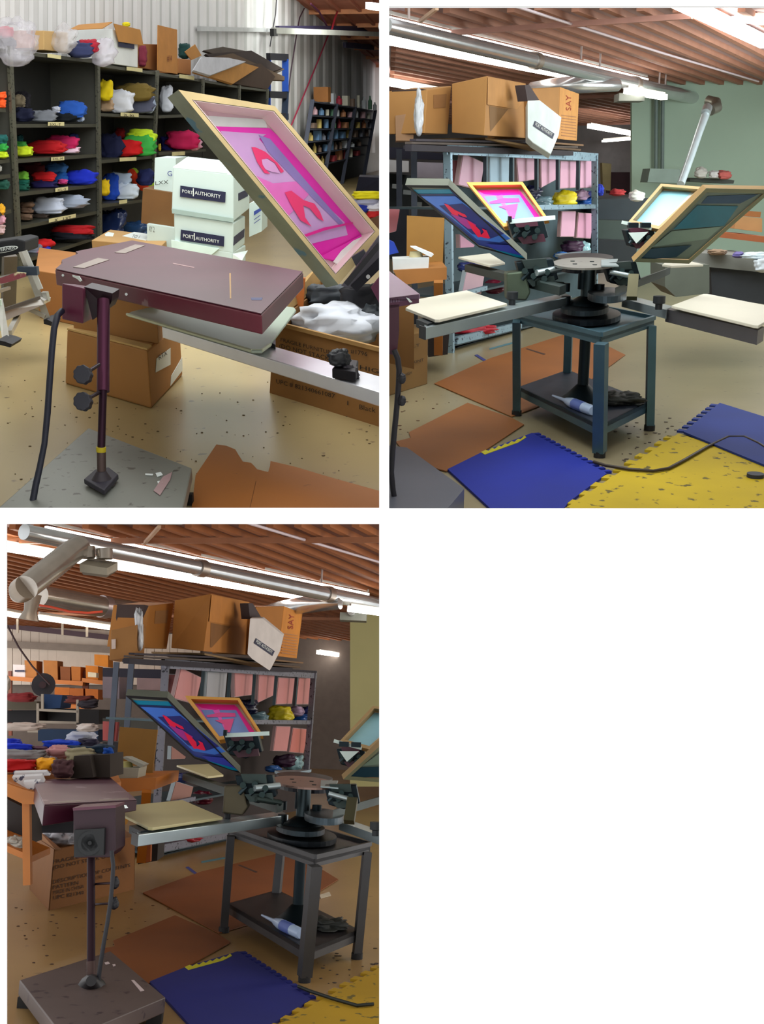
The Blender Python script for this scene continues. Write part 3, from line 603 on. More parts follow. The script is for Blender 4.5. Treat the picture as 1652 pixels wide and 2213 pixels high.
t.part('step', MB().slab([PL(-20, 604, -.1), PL(52, 588, -.05), PL(58, 592, -.05), PL(57, 598, -.05), PL(-20, 622, -.1)], V((0, .14, 0))), AL)
t.part('step_label', MB().slab([PL(-6, 603, -.12), PL(37, 588, -.12), PL(56, 590, -.12), PL(55, 598, -.12), PL(22, 609, -.12), PL(-6, 615, -.12)], V((0, .01, 0))), mat((206, 200, 160), .6, speck=(130, 60, 70), sk=.55, sscale=8))
t.part('step', MB().slab([PL(4, 672, -.3), PL(86, 644, -.05), PL(96, 650, -.05), PL(95, 658, -.05), PL(10, 694, -.3)], V((0, .14, 0))), metal((196, 194, 190), .4))
t.part('step_lip', MB().bar(PL(5, 671, -.32), PL(86, 643, -.07), .012, .02), metal((120, 120, 118), .4))
t.part('brace', MB().bar(PL(39, 684, -.1), PL(20, 720, -.5), .03), AL); t.part('brace', MB().bar(PL(64, 668), PL(98, 684), .025), AL)
t.part('rear_leg', MB().bar(PL(21, 552, .5), PL(18, 665, .6), .09, .04), metal((104, 98, 92), .5)); t.part('spreader', MB().bar(PL(-10, 632, .2), PL(20, 622, .5), .02), AL)
t.part('hinge', MB().box(PL(62, 594, -.05), .12, .05, .05), mat((36, 50, 68), .4))
solo(R, 'paper_sheet', 'pale green paper at the left edge below the stepladder step', 'paper', MB().slab([PL(-30, 640, -.4), PL(2, 648, -.4), PL(9, 716, -.4), PL(-30, 712, -.4)], V((0, .01, 0))), mat((196, 216, 196), .7))

# ---- flash dryer ----
MAR = mat((92, 18, 38), .4, 0, .25, 2.2, speck=(120, 90, 90), sk=.7, sscale=9, name='maroon_enamel')
MART = mat((78, 36, 48), .42, 0, .25, 2.2, speck=(60, 34, 42), sk=.68, sscale=9, name='maroon_top')
t = Thing(R, 'flash_dryer', 'maroon flash dryer with a flat rectangular head on a pole', 'dryer', R.fl(218, 1060))
hq = [R.fl(119, 583, .78), R.fl(566, 681, .78), R.fl(656, 589, .78), R.fl(285, 521, .78)]
hz = .78 - R.zat(hq[1], 563, 724)
top = [hq[0], hq[1], hq[2], hq[3], R.fl(163, 545, .78), R.fl(168, 550, .78), R.fl(132, 564, .78), R.fl(134, 570, .78)]
t.part('heater_head', MB().slab(top, V((0, 0, -hz))), MAR, bevel=.006)
lid = [lerp(p, sum(hq, V()) / 4, .006) + V((0, 0, .002)) for p in top]
t.part('head_top', MB().slab(lid, V((0, 0, .003))), MART, label='scratched purple brown top sheet')
PH = lambda x, y: R.fl(x, y, .785)
GR = metal((150, 138, 130), .45)
for q in ([(158, 578), (182, 580), (236, 562), (212, 558)], [(248, 546), (270, 548), (314, 531), (292, 529)]):
    t.part('vent_strip', patch(R, [PH(x, y) for x, y in q], .008), GR)
t.part('scratch', patch(R, [PH(x, y) for x, y in [(496, 590), (499, 590), (500, 645), (497, 645)]], .008), mat((170, 130, 70), .6))
for q in ([(374, 568), (420, 577), (420, 579), (374, 570)], [(542, 643), (568, 643), (566, 648), (544, 648)]):
    t.part('scratch', patch(R, [PH(x, y) for x, y in q], .008), mat((150, 120, 120) if q[0][0] < 400 else (50, 60, 110), .6))
nfr = (hq[1] - hq[0]).cross(V((0, 0, 1))).normalized()
t.part('paint_splash', patch(R, [R.pl(x, y, hq[0], nfr) for x, y in [(157, 594), (164, 596), (172, 597), (178, 606), (174, 609), (168, 603), (158, 598)]], .02), PAPER, label='white paint splash')
for x, y in [(161, 622), (203, 636), (273, 636), (136, 595)]:
    t.part('rivet', MB().tube([R.pl(x, y, hq[0], nfr) - nfr * 0, near(R, R.pl(x, y, hq[0], nfr), .012)], .006, 8), PAPER)
PLY = R.fl(218, 1050).y
px0 = R.fl(222, 1052, .13)
dD = lambda x, y, Y: R.dp(x, y, Y)
yy = px0.y; yt = yy + .3
t.part('control_box', MB().hexa([dD(134, 690, yt), dD(180, 700, yt - .06), dD(212, 684, yt + .35), dD(160, 676, yt + .4)], [dD(134, 612, yt), dD(180, 622, yt - .06), dD(212, 622, yt + .35), dD(160, 614, yt + .4)]), mat((90, 24, 52), .4), bevel=.005)
t.part('mounting_bracket', MB().slab([dD(182, 620, yt), dD(243, 634, yt - .02), dD(241, 652, yt - .02), dD(234, 668, yt), dD(200, 692, yt)], V((0, .12, 0))), mat((34, 12, 22), .5))
ps = metal((82, 40, 62), .35, speck=(150, 140, 150), sk=.7, sscale=18)
t.part('pole_sleeve', MB().tube([dD(224, 648, yt - .02), dD(223, 846, yy + .1)], .0235, 14), ps)
t.part('pole', MB().tube([dD(223, 840, yy + .1), dD(219, 968, yy + .02)], .0145, 12), metal((46, 22, 36), .4))
t.part('pole_collar', MB().tube([dD(219, 966, yy + .02), dD(220, 1034, yy)], .0165, 12), metal((92, 76, 72), .5))
t.part('yellow_tape', MB().tube([dD(218.5, 966, yy + .015), dD(218.7, 976, yy + .015)], .018, 12), mat((190, 170, 20), .5))
t.part('flange', MB().slab([R.fl(x, y, .14) for x, y in [(182, 1046), (226, 1071), (257, 1036), (236, 1020), (206, 1025)]], V((0, 0, .02))), mat((38, 34, 48), .5), bevel=.004)
t.part('flange_neck', MB().tube([dD(220, 1046, yy), dD(220, 1034, yy), dD(219, 1018, yy)], [.05, .035, .018], 12), mat((48, 40, 46), .5))
for (kx, ky, ex, ey) in [(180, 810, 214, 788), (180, 868, 214, 848)]:
    c_ = dD(kx, ky, yy - .06); mb = MB(); n_ = 9; pts = []
    for i in range(n_ * 4):
        a_ = 2 * math.pi * i / (n_ * 4); r_ = .031 * (1 + .07 * math.cos(a_ * n_)); pts.append(c_ + R.r * (math.cos(a_) * r_) + R.u * (math.sin(a_) * r_ * 1.06) - R.f * .02)
    k_ = t.part('knob', mb.slab(pts, R.f * .04), mat((32, 32, 42), .5), bevel=.004)
    t.part('knob_stem', MB().tube([c_, dD(ex, ey, yy + .08)], .007, 8), metal((60, 50, 56), .4), parent=k_)
hose = [(134, 672), (124, 682), (117, 710), (112, 760), (107, 830), (103, 890), (96, 960), (86, 1010), (77, 1050), (68, 1100), (60, 1130)]
t.part('power_hose', MB().tube([dD(x, y, yt - .02 - .5 * i / 10) for i, (x, y) in enumerate(hose)], [.012] * 6 + [.011, .0115, .012, .012, .012], 10), mat((22, 26, 44), .5), label='black flexible power hose')
bt = .13
bq = [R.fl(-12, 1104, bt), R.fl(191, 924, bt), R.fl(415, 1011, bt)]; fr = bq[0] + bq[2] - bq[1]
fr = R.fl(394, 1106, bt)
bm_ = mat((128, 130, 122), .4, .2, .2, 1.6, speck=(88, 86, 80), sk=.62, sscale=22, name='grey_base_plate')
t.part('weighted_base', MB().slab([bq[0], fr, bq[2], bq[1]], V((0, 0, -.05))), bm_, bevel=.006)
inn = [R.fl(x, y, .08) for x, y in ((20, 1108), (385, 1108), (402, 1048), (200, 965))]
t.part('lower_frame', MB().slab([V((p.x, p.y, 0.04)) for p in inn], V((0, 0, .04))), mat((46, 38, 42), .7))
for p in (inn[2], inn[3]): t.part('caster', MB().box(V((p.x, p.y, 0.0)), .05, .03, .045), mat((20, 20, 22), .6))
for q in ([(336, 1022), (348, 1020), (352, 1026), (340, 1030)], [(314, 1023), (331, 1024), (330, 1027), (314, 1026)], [(340, 1040), (350, 1038), (352, 1043), (342, 1046)], [(332, 1060), (352, 1030), (372, 1020), (368, 1036), (346, 1070)]):
    t.part('paint_spot', patch(R, [R.fl(x, y, bt + .003) for x, y in q], .004), PAPER if q[0][0] != 332 else mat((170, 140, 140), .6))

# ---- platen and arm of the press in the foreground ----
t = Thing(R, 'arm_assembly', 'aluminium arm with a pale platen passing under the dryer head', 'arm', R.fl(600, 900))
zp = .5
PLAT = mat((172, 190, 172), .35, 0, .06, 3)
pq = [(275, 678), (284, 673), (430, 640), (636, 664), (640, 669), (634, 678), (583, 744), (566, 757), (545, 757)]
t.part('platen', MB().slab([R.fl(x, y, zp) for x, y in pq], V((0, 0, -.014))), PLAT, bevel=.004)
t.part('platen_edge', MB().tube([R.fl(x, y, zp - .004) for x, y in [(275, 679), (545, 758), (566, 758), (584, 745)]], .008, 6), mat((214, 222, 190), .4))
Z2 = R.fl(621, 783, zp - .05).z
def bm4(pts, yv): return pts
fz = [R.fl(350, 706, .47), R.fl(835, 852, .47)]
zb = .47 - R.zat(fz[1], 835, 884)
bkv = R.fl(835, 817, .47) - R.fl(835, 852, .47)
t.part('beam', MB().hexa([fz[0] - V((0, 0, zb)), fz[1] - V((0, 0, zb)), fz[1] - V((0, 0, zb)) + bkv, fz[0] - V((0, 0, zb)) + bkv], [fz[0], fz[1], fz[1] + bkv, fz[0] + bkv]), metal((232, 234, 240), .35, var=.08, scale=4), bevel=.004)
c_ = R.dp(742, 800, fz[1].y + .02)
CL = metal((38, 36, 40), .5)
g = t.part('clamp', MB().slab([R.fl(x, y, .475) for x, y in [(718, 818), (770, 826), (775, 800), (740, 795)]], V((0, 0, .04))), CL, bevel=.005)
Yc = R.fl(740, 815, .475).y
t.part('clamp_screw', MB().tube([R.dp(735, 818, Yc), R.dp(735, 785, Yc)], .012, 8), CL, parent=g)
t.part('clamp_knob', MB().blob(R.dp(734, 775, Yc), R.r * .042, R.f * .03, R.u * .034, 3.3, amp=.3, e=.9), mat((30, 32, 36), .5), parent=g)
t.part('clamp_jaw', MB().blob(R.dp(757, 806, Yc), R.r * .035, R.f * .03, R.u * .03, 5.1, amp=.3, e=.7), mat((52, 48, 56), .5), parent=g)
t.part('post', MB().slab([R.fl(x, y, .46) for x, y in [(575, 700), (596, 720), (596, 760), (575, 748)]], V((0, 0, .03))), metal((96, 104, 116), .4))

# ---- screen frames ----
def screen(R, name, lb, TL, TR, BR, BL, Ys, thick, rim, mesh_cols, patches, frame_m, inner_m, mesh_at=.92, group=None, wu=.06, wv=.05, face_m=None):
    """planar frame: pixel corners, depths for TL TR BL, thickness vector; patches = (pixel polygon, material)"""
    o = [R.dp(*TL, Ys[0]), R.dp(*TR, Ys[1]), None, R.dp(*BL, Ys[2])]; n = (o[1] - o[0]).cross(o[3] - o[0]).normalized()
    o[2] = R.pl(*BR, o[0], n); i_ = [bil(o, u, v_) for u, v_ in ((wu, wv), (1 - wu, wv), (1 - wu, 1 - wv), (wu, 1 - wv))]
    t = Thing(R, name, lb, 'screen', (o[3] + o[2]) / 2, group)
    for k in range(4):
        k2 = (k + 1) % 4
        f_ = t.part('frame_bar', MB().hexa([o[k], o[k2], i_[k2], i_[k]], [o[k] + thick, o[k2] + thick, i_[k2] + thick, i_[k] + thick]), frame_m)
        t.part('rim_face', MB().slab([near(R, p, .004) for p in (o[k], o[k2], i_[k2], i_[k])], n * .002), face_m or frame_m, parent=f_)
    if inner_m:
        for k in range(4):
            k2 = (k + 1) % 4; cc_ = (sum(i_, V()) / 4 - (i_[k] + i_[k2]) / 2).normalized() * .004
            t.part('inner_wall', MB().slab([i_[k] + cc_, i_[k2] + cc_, i_[k2] + cc_ + thick * .95, i_[k] + cc_ + thick * .95], cc_), inner_m)
    P0 = o[0] + thick * mesh_at
    c0 = sum(o, V()) / 4 + thick * mesh_at
    mq = [lerp(p + thick * mesh_at, c0, .02) for p in i_]
    t.part('mesh', MB().slab(mq, n * .002), mesh_cols)
    for j, (pts, m_) in enumerate(patches):
        e_ = .004 + .0022 * j
        t.part('ink_print', patch(R, [R.pl(x, y, P0, n) for x, y in pts], e_, .001), m_)
    return t
WOODG = mat((122, 130, 112), .8, 0, .3, 4, speck=(74, 112, 128), sk=.57, sscale=6, name='ink_stained_wood')
WOODT = mat((216, 192, 142), .7, 0, .15, 5, name='pale_wood')
PINK = mat((255, 48, 190), .35, 0, .15, 3, emit=0, name='pink_ink'); PINK2 = mat((246, 120, 206), .35, 0, .15, 5, name='pale_pink_ink'); RED = mat((252, 60, 122), .4, 0, .1, 4)
LAV = mat((214, 170, 240), .35, 0, .25, 2.5, name='lavender_mesh')
o0 = R.dp(386, 194, 5.9); thk = R.dp(362, 211, 6.02) - o0
SCR = screen(R, 'printing_screen', 'large wooden printing screen raised at an angle, its mesh smeared with pink ink', (386, 194), (594, 229), (826, 504), (732, 615), (5.9, 6.2, 6.5), thk,
    None, mat((236, 200, 210), .5, 0, .06, 3), [
    ([(432, 224), (568, 236), (576, 262), (470, 256), (452, 250)], mat((214, 178, 190), .6)),
    ([(446, 250), (573, 258), (578, 276), (466, 274)], mat((226, 232, 232), .6)),
    ([(464, 273), (583, 277), (640, 330), (700, 405), (782, 508), (755, 540), (722, 566), (690, 556), (600, 452), (520, 352)], PINK),
    ([(476, 283), (576, 290), (560, 300), (600, 345), (680, 420), (745, 480), (752, 508), (660, 530), (610, 462), (535, 372)], LAV),
    ([(535, 372), (590, 396), (640, 392), (668, 420), (620, 470), (650, 500), (640, 512), (596, 450)], PINK2),
    ([(560, 292), (584, 300), (680, 412), (742, 482), (734, 486), (660, 412), (580, 328)], mat((150, 130, 200), .4, 0, .1)),
    ([(544, 318), (552, 318), (574, 328), (600, 352), (614, 370), (608, 374), (594, 352), (578, 342), (566, 346), (570, 360), (584, 376), (572, 374), (556, 350)], RED),
    ([(566, 345), (578, 343), (594, 354), (606, 374), (590, 372), (574, 366), (568, 356)], mat((226, 170, 226), .4, 0, .1)),
    ([(616, 416), (630, 412), (656, 432), (668, 436), (680, 440), (692, 458), (700, 478), (688, 472), (670, 450), (656, 444), (660, 470), (674, 490), (650, 476), (630, 444)], RED),
    ([(690, 556), (782, 508), (780, 522), (742, 545), (722, 562)], PINK),
    ([(650, 510), (700, 492), (762, 480), (764, 483), (702, 498), (656, 514)], mat((230, 40, 150), .4)),
    ([(720, 566), (738, 542), (764, 520), (790, 508), (800, 512), (792, 528), (770, 548), (736, 574)], mat((240, 240, 240), .5))],
    WOODG, mat((240, 214, 214), .5, 0, .08, 4), wu=.06, wv=.04, face_m=WOODT)
t = Thing(R, 'screen_clamp', 'black steel clamp holding the lower edge of the large screen', 'clamp', R.dp(780, 600, 6.4))
t.part('clamp_bar', MB().slab([R.dp(x, y, 6.35) for x, y in [(738, 618), (752, 602), (826, 500), (830, 520), (830, 560), (790, 590), (756, 622)]], V((0, .06, 0))), metal((90, 88, 96), .4))
t.part('clamp_slot', MB().bar(R.dp(748, 614, 6.3), R.dp(820, 528, 6.3), .03, .03), mat((22, 22, 28), .5))
t.part('clamp_jaw', MB().slab([R.dp(x, y, 6.45) for x, y in [(760, 556), (786, 540), (800, 560), (772, 580)]], V((0, .06, 0))), metal((70, 70, 78), .4))
t.part('arm', MB().bar(R.dp(765, 622, 6.38), R.dp(828, 560, 6.38), .07, .05), metal((40, 40, 46), .4))
t.part('bolt', MB().tube([R.dp(796, 598, 6.3), R.dp(796, 598, 6.34)], .012, 10), metal((160, 160, 160), .3))

# cardboard sheet on the floor
mat_pts = [(468, 963), (490, 966), (509, 974), (516, 986), (525, 1000), (543, 1003), (550, 1010), (556, 1017), (580, 1023), (584, 1010), (585, 999), (640, 1012), (720, 1036), (828, 1066), (828, 1106), (414, 1106), (423, 1030)]
t = Thing(R, 'cardboard_sheet', 'orange brown cardboard sheet with a torn edge on the floor by the dryer base', 'cardboard', R.fl(600, 1050))
OC = mat((178, 108, 40), .6, 0, .12, 1.5, speck=(110, 60, 30), sk=.7, sscale=12)
t.part('sheet', MB().slab([R.fl(x, y, .003) for x, y in mat_pts], V((0, 0, .006))), OC)
t.part('crease', MB().slab([R.fl(x, y, .009) for x, y in [(553, 1040), (554, 1040), (541, 1097), (540, 1097)]], V((0, 0, .001))), mat((120, 70, 30), .7))
rr = random.Random(3)
def debris(R, region, n, lb, col, rmin=.003, rmax=.012):
    mb = MB()
    for _ in range(n):
        x, y = region(rr); p = R.fl(x, y, .0005); r_ = rr.uniform(rmin, rmax); a_ = rr.random() * 6
        pts = [p + V((math.cos(a_ + k * 1.257) * r_ * rr.uniform(.6, 1.6), math.sin(a_ + k * 1.257) * r_, 0)) for k in range(5)]
        mb.slab(pts, V((0, 0, .003)))
    return solo(R, 'floor_debris', lb, 'debris', mb, mat(col, .8), kind='stuff')
debris(R, lambda r: (r.uniform(0, 815), r.uniform(820, 1095)), 170, 'dark specks scattered over the concrete floor around the dryer', (96, 78, 54), .001, .006)
# =====================================================================================
# WORKSHOPS 2 AND 3 (upper right and lower left openings): the same press seen twice
# =====================================================================================
def aff(a, b, c, d, e, f): return lambda x, y: (a * x + b * y + c, d * x + e * y + f)
MAPS = {2: dict(press=None, scr=None, rack=None, ceil=None),
        3: dict(press=aff(1.012, -.0753, -579.1, .0839, 1.024, 1002.0), scr=aff(.967, -.0408, -559.2, .0451, .9565, 1081.2),
                rack=aff(1.0104, -.0735, -596.1, .0236, .9659, 1099.8), ceil=aff(.9564, .1105, -561.2, -.0729, 1.1605, 1186.7))}
ID = lambda x, y: (x, y)
def use(R, k): R.mp = MAPS[R.n][k] if (k and MAPS[R.n][k]) else ID
R2.n, R3.n = 2, 3; R2.tag, R3.tag = ', upper right view', ', lower left view'
TB = metal((78, 108, 120), .45, var=.15, scale=5); TB3 = metal((74, 74, 76), .45, var=.15, scale=5)
DKM = metal((28, 40, 46), .45); DKG = metal((58, 70, 68), .5); ALU = metal((176, 190, 194), .3, var=.1, scale=4); WOOD = mat((196, 138, 56), .6, 0, .15, 5); GWD = mat((84, 88, 76), .8, 0, .25, 5)

def build_press(R):
    tg = R.tag; tb = TB if R.n == 2 else TB3; use(R, 'press')
    lf = {k: R.fl(*p) for k, p in dict(L=(1117, 898), F=(1296, 988), R=(1404, 930)).items()}
    h = R.zat(lf['F'], 1299, 727); hb = h - R.zat(lf['F'], 1300, 745); hb = max(.04, min(.09, hb))
    cen = R.fl(1268, 690, h)
    t = Thing(R, 'press_table', 'grey steel table carrying the round screen press' + tg, 'table', (lf['L'] + lf['R']) / 2)
    tq = [R.fl(1112, 680, h), R.fl(1300, 727, h), R.fl(1415, 690, h)]; tq.append(tq[0] + tq[2] - tq[1])
    t.part('table_top', MB().slab(tq, V((0, 0, -.03))), tb, bevel=.006)
    for k in range(4):
        a, b = tq[k], tq[(k + 1) % 4]; c = sum(tq, V()) / 4; i_ = (c - (a + b) / 2).normalized() * .02
        t.part('apron', MB().slab([a, b, b + V((0, 0, -hb)), a + V((0, 0, -hb))], i_), tb)
        t.part('top_rim', MB().bar(a + V((0, 0, .01)), b + V((0, 0, .01)), .02, .025), tb)
    BK = R.fl(1226, 812)
    legs = [((1117, 694), lf['L'], .05), ((1300, 742), lf['F'], .065), ((1409, 704), lf['R'], .05), ((1227, 700), None, .055)]
    hs = R.zat(lf['F'], 1298, 922)
    sq = [R.fl(1122, 836, hs), R.fl(1298, 920, hs), R.fl(1404, 868, hs)]; sq.append(sq[0] + sq[2] - sq[1])
    for (x, y), ft, w_ in legs:
        if ft is None: ft = lf['L'] + lf['R'] - lf['F']
        tp = R.fl(x, y, h - .03) if (x, y) != (1227, 700) else V((tq[3].x, tq[3].y, h - .03)) + (sum(tq, V()) / 4 - tq[3]).normalized() * .04
        g = t.part('leg', MB().bar(ft + V((0, 0, .03)), tp, w_, w_), tb)
        t.part('foot', MB().tube([ft + V((0, 0, .0)), ft + V((0, 0, .035))], .035, 10), mat((20, 20, 24), .6), parent=g)
    t.part('lower_shelf', MB().slab(sq, V((0, 0, -.025))), metal((62, 70, 84) if R.n == 2 else (52, 48, 50), .5, var=.2))
    for k in range(4):
        a, b = sq[k], sq[(k + 1) % 4]; c = sum(sq, V()) / 4; i_ = (c - (a + b) / 2).normalized() * .015
        t.part('shelf_rim', MB().slab([a, b, b + V((0, 0, -.065)), a + V((0, 0, -.065))], i_), tb)
    # bottle
    q0, q1 = R.fl(1240, 872, hs + .03), R.fl(1282, 888, hs + .03); d = q0 - q1
    bt = solo(R, 'bottle', 'clear squeeze bottle with a pointed nozzle lying on the lower shelf' + tg, 'bottle', MB().tube([q1, lerp(q1, q0, .04), lerp(q1, q0, 1.1), lerp(q1, q0, 1.35), lerp(q1, q0, 1.5), q0 + d * 1.15], [.026, .032, .032, .022, .012, .006], 14), mat((176, 196, 226), .25, 0, .1))
    child(bt, 'label', MB().tube([lerp(q1, q0, .45), lerp(q1, q0, .95)], .0335, 14), mat((90, 110, 180), .5))
    solo(R, 'tool_heap', 'dark oily tools heaped beside the bottle' + tg, 'tools', MB().blob(R.fl(1340, 862, hs + .03), R.r * .12, V((0, .1, 0)), V((0, 0, .035)), 2.2 + R.n, amp=.5, e=.8), mat((44, 46, 42), .6))
    # ---- the press itself ----
    t = Thing(R, 'screen_press', 'round four arm screen printing press bolted on the grey table' + tg, 'press', V((cen.x, cen.y, h)))
    def disc(cx, cy, rx, ry, z, n=32): return [R.fl(cx + rx * math.cos(2 * math.pi * k / n), cy + ry * math.sin(2 * math.pi * k / n), z) for k in range(n)]
    zc = lambda y: R.zat(cen, 1268, y)
    t.part('lower_column', MB().tube([R.up(cen, 1256, 735), R.up(cen, 1256, 850)] if False else [V((cen.x, cen.y, h - .03)), V((cen.x, cen.y, hs))], .035, 14), DKM)
    t.part('column_foot', MB().tube([V((cen.x, cen.y, hs + .1)), V((cen.x, cen.y, hs + .04)), V((cen.x, cen.y, hs + .002))], [.04, .1, .15], 18), DKM)
    t.part('base_plate', MB().slab(disc(1268, 688, 74, 17, h + .012), V((0, 0, .03))), metal((20, 26, 32), .4))
    t.part('base_ring', MB().slab(disc(1264, 672, 52, 12, h + .06), V((0, 0, .03))), metal((44, 54, 60), .4))
    zt = zc(572); zm = zc(640)
    t.part('column', MB().tube([V((cen.x, cen.y, h)), V((cen.x, cen.y, zt))], .045, 16), metal((56, 68, 72), .35))
    t.part('hub', MB().tube([V((cen.x, cen.y, zc(668))), V((cen.x, cen.y, zc(655))), V((cen.x, cen.y, zc(640)))], [.13, .12, .05], 18), DKM)
    t.part('platen_hub', MB().slab(disc(1312, 645, 42, 11, zm), V((0, 0, .04))), metal((70, 82, 90), .35))
    t.part('top_disc', MB().slab(disc(1265, 572, 70, 12, zt), V((0, 0, .012))), metal((136, 134, 128) if R.n == 2 else (150, 122, 112), .5, speck=(60, 60, 60), sk=.68, sscale=10), label='worn grey round top plate')
    t.part('disc_underside', MB().slab(disc(1265, 582, 60, 10, zt - .09), V((0, 0, .085))), metal((24, 26, 34), .4))
    for (x, y) in [(1238, 565), (1243, 571), (1280, 566), (1286, 573), (1316, 568)]:
        t.part('bolt', MB().tube([R.fl(x, y, zt + .012), R.fl(x, y, zt + .012) + V((0, 0, .004))], .014, 10), DKM)
    t.part('disc_plate', MB().slab([R.fl(x, y, zt + .014) for x, y in [(1300, 564), (1336, 562), (1332, 572), (1338, 577), (1300, 577)]], V((0, 0, .008))), metal((150, 166, 168), .4))
    for x, y1_, y2_ in [(1222, 612, 630), (1296, 614, 634), (1224, 640, 668), (1258, 590, 625)]:
        P_ = R.fl(x, 640, zm); t.part('stop_bolt', MB().tube([R.up(P_, x, y2_), R.up(P_, x, y1_)], .03, 10), DKM)
    # arms
    def arm(f0, f1, z, th, wpx, m=ALU):
        a, b = R.fl(*f0, z), R.fl(*f1, z); dz = V((0, 0, -th)); e = R.fl(f1[0] + wpx[0], f1[1] + wpx[1], z) - b
        return MB().hexa([a + dz, b + dz, b + e + dz, a + e + dz], [a, b, b + e, a + e])
    zp = h + .17
    g = t.part('arm_beam', arm((921, 708), (1236, 640), zp - .03, .06, (-14, -7)), ALU, bevel=.003)
    ec = R.fl(913, 712, zp - .03); t.part('end_cap', MB().slab([R.fl(x, y, zp - .029) for x, y in [(906, 703), (921, 708), (921, 707), (906, 702)]], V((0, 0, -.062))), mat((14, 18, 24), .5), parent=g)
    PT_ = mat((218, 214, 196) if R.n == 2 else (196, 186, 138), .4, 0, .05, 2)
    def plat(pts, z, m=PT_):
        g = t.part('platen', MB().slab([R.fl(x, y, z) for x, y in pts], V((0, 0, -.016))), m, bevel=.003)
        return g
    plat([(877, 665), (905, 646), (1009, 627), (1097, 656), (950, 690), (940, 690)], zp)
    t.part('arm_bracket', MB().slab([R.fl(x, y, zp - .02) for x, y in [(900, 690), (1000, 670), (1010, 676), (925, 700)]], V((0, 0, -.04))), DKM)
    plat([(991, 555), (1059, 547), (1092, 567), (1059, 573)], zp + .12)
    t.part('arm_beam', arm((1005, 572), (1210, 620), zp + .08, .05, (14, -5)), DKG)
    g = t.part('arm_beam', arm((1440, 668), (1639, 714), zp - .03, .07, (14, -8)), metal((110, 108, 112) if R.n == 2 else (70, 62, 56), .35))
    t.part('arm_beam', arm((1345, 645), (1442, 670), zp - .03, .05, (14, -8)), ALU)
    plat([(1452, 660), (1520, 635), (1530, 635), (1700, 668), (1640, 703), (1630, 702)], zp)
    plat([(1432, 571), (1457, 556), (1521, 571), (1452, 574)], zp + .12)
    t.part('arm_beam', arm((1330, 622), (1440, 582), zp + .06, .05, (10, -5)), DKG)
    for x, y in [(1107, 645), (1424, 655)]:
        P_ = R.fl(x, y + 14, zp - .03); k_ = t.part('lock_knob', MB().tube([P_, P_ + V((0, 0, .03)), P_ + V((0, 0, .035)), P_ + V((0, 0, .075))], [.02, .02, .034, .034], 12), mat((16, 22, 28), .5))
    # print heads (arms carrying the screens)
    mar = mat((70, 26, 44), .45)
    def head(x, y, Y, k, seed, col=mar):
        # x,y centre pixel; Y depth; k scale
        P = lambda dx, dy, dY=0.0: R.dp(x + dx * k, y + dy * k, Y + dY)
        g = t.part('print_head', MB().slab([P(-42, -22), P(34, -30), P(46, 12), P(10, 30), P(-28, 22)], V((0, .12, 0))), DKM, bevel=.006)
        t.part('head_cover', MB().slab([P(-30, -26, -.05), P(20, -30, -.05), P(24, -12, -.05), P(-22, -8, -.05)], V((0, .05, 0))), col, parent=g)
        t.part('head_cover', MB().slab([P(-20, 14, -.05), P(36, 6, -.05), P(40, 22, -.05), P(-8, 28, -.05)], V((0, .05, 0))), col, parent=g)
        for j, (dx, dy) in enumerate([(-24, -4), (0, -8), (22, -2), (-6, 6), (16, 12)]):
            t.part('adjuster_knob', MB().tube([P(dx, dy, -.09), P(dx, dy, -.04)], .014 * k + .004, 10), metal((44, 60, 60), .5), parent=g)
        for j in range(3):
            t.part('spring', MB().tube([P(-30 + 22 * j, 14, -.07), P(-16 + 22 * j, -2, -.07)], .012, 8), metal((50, 64, 70), .35), parent=g)
        return P
    use(R, 'scr')
    head(1140, 500, 7.3, 1.0, 1); head(1385, 515, 7.2, .8, 2)
    use(R, 'press')
    head(1160, 590, 6.9, 1.05, 3, DKG); head(1345, 592, 6.9, .9, 4, DKG)
    t.part('head_casting', MB().slab([R.dp(x, y, 6.85) for x, y in [(1095, 590), (1135, 586), (1148, 632), (1138, 650), (1096, 648)]], V((0, .15, 0))), metal((86, 98, 82) if R.n == 2 else (84, 78, 62), .5), bevel=.01)
    t.part('tie_rod', MB().tube([R.dp(1160, 590, 6.8), R.dp(1212, 580, 6.9)], .02, 8), ALU)
    t.part('tie_rod', MB().tube([R.dp(1165, 612, 6.8), R.dp(1218, 616, 6.9)], .018, 8), DKG); t.part('tie_rod', MB().tube([R.dp(1318, 588, 6.8), R.dp(1360, 596, 6.8)], .016, 8), ALU)
    t.part('link_arm', MB().bar(R.dp(1370, 596, 6.7), R.dp(1366, 645, 6.6), .06, .04), metal((80, 76, 56), .5))
    t.part('squeegee_tray', MB().slab([R.fl(x, y, zt - .03) for x, y in [(1200, 555), (1260, 548), (1278, 546), (1225, 562)]], V((0, 0, .02))), metal((110, 130, 140), .4))
    # ---- screens ----
    use(R, 'scr')
    BLU = mat((66, 116, 212), .35, 0, .25, 2); TEAL = mat((0, 124, 160), .35, 0, .1); NV = mat((40, 44, 120), .4, 0, .2); RD = mat((250, 26, 78), .4)
    o0 = R.dp(876, 400, 6.2)
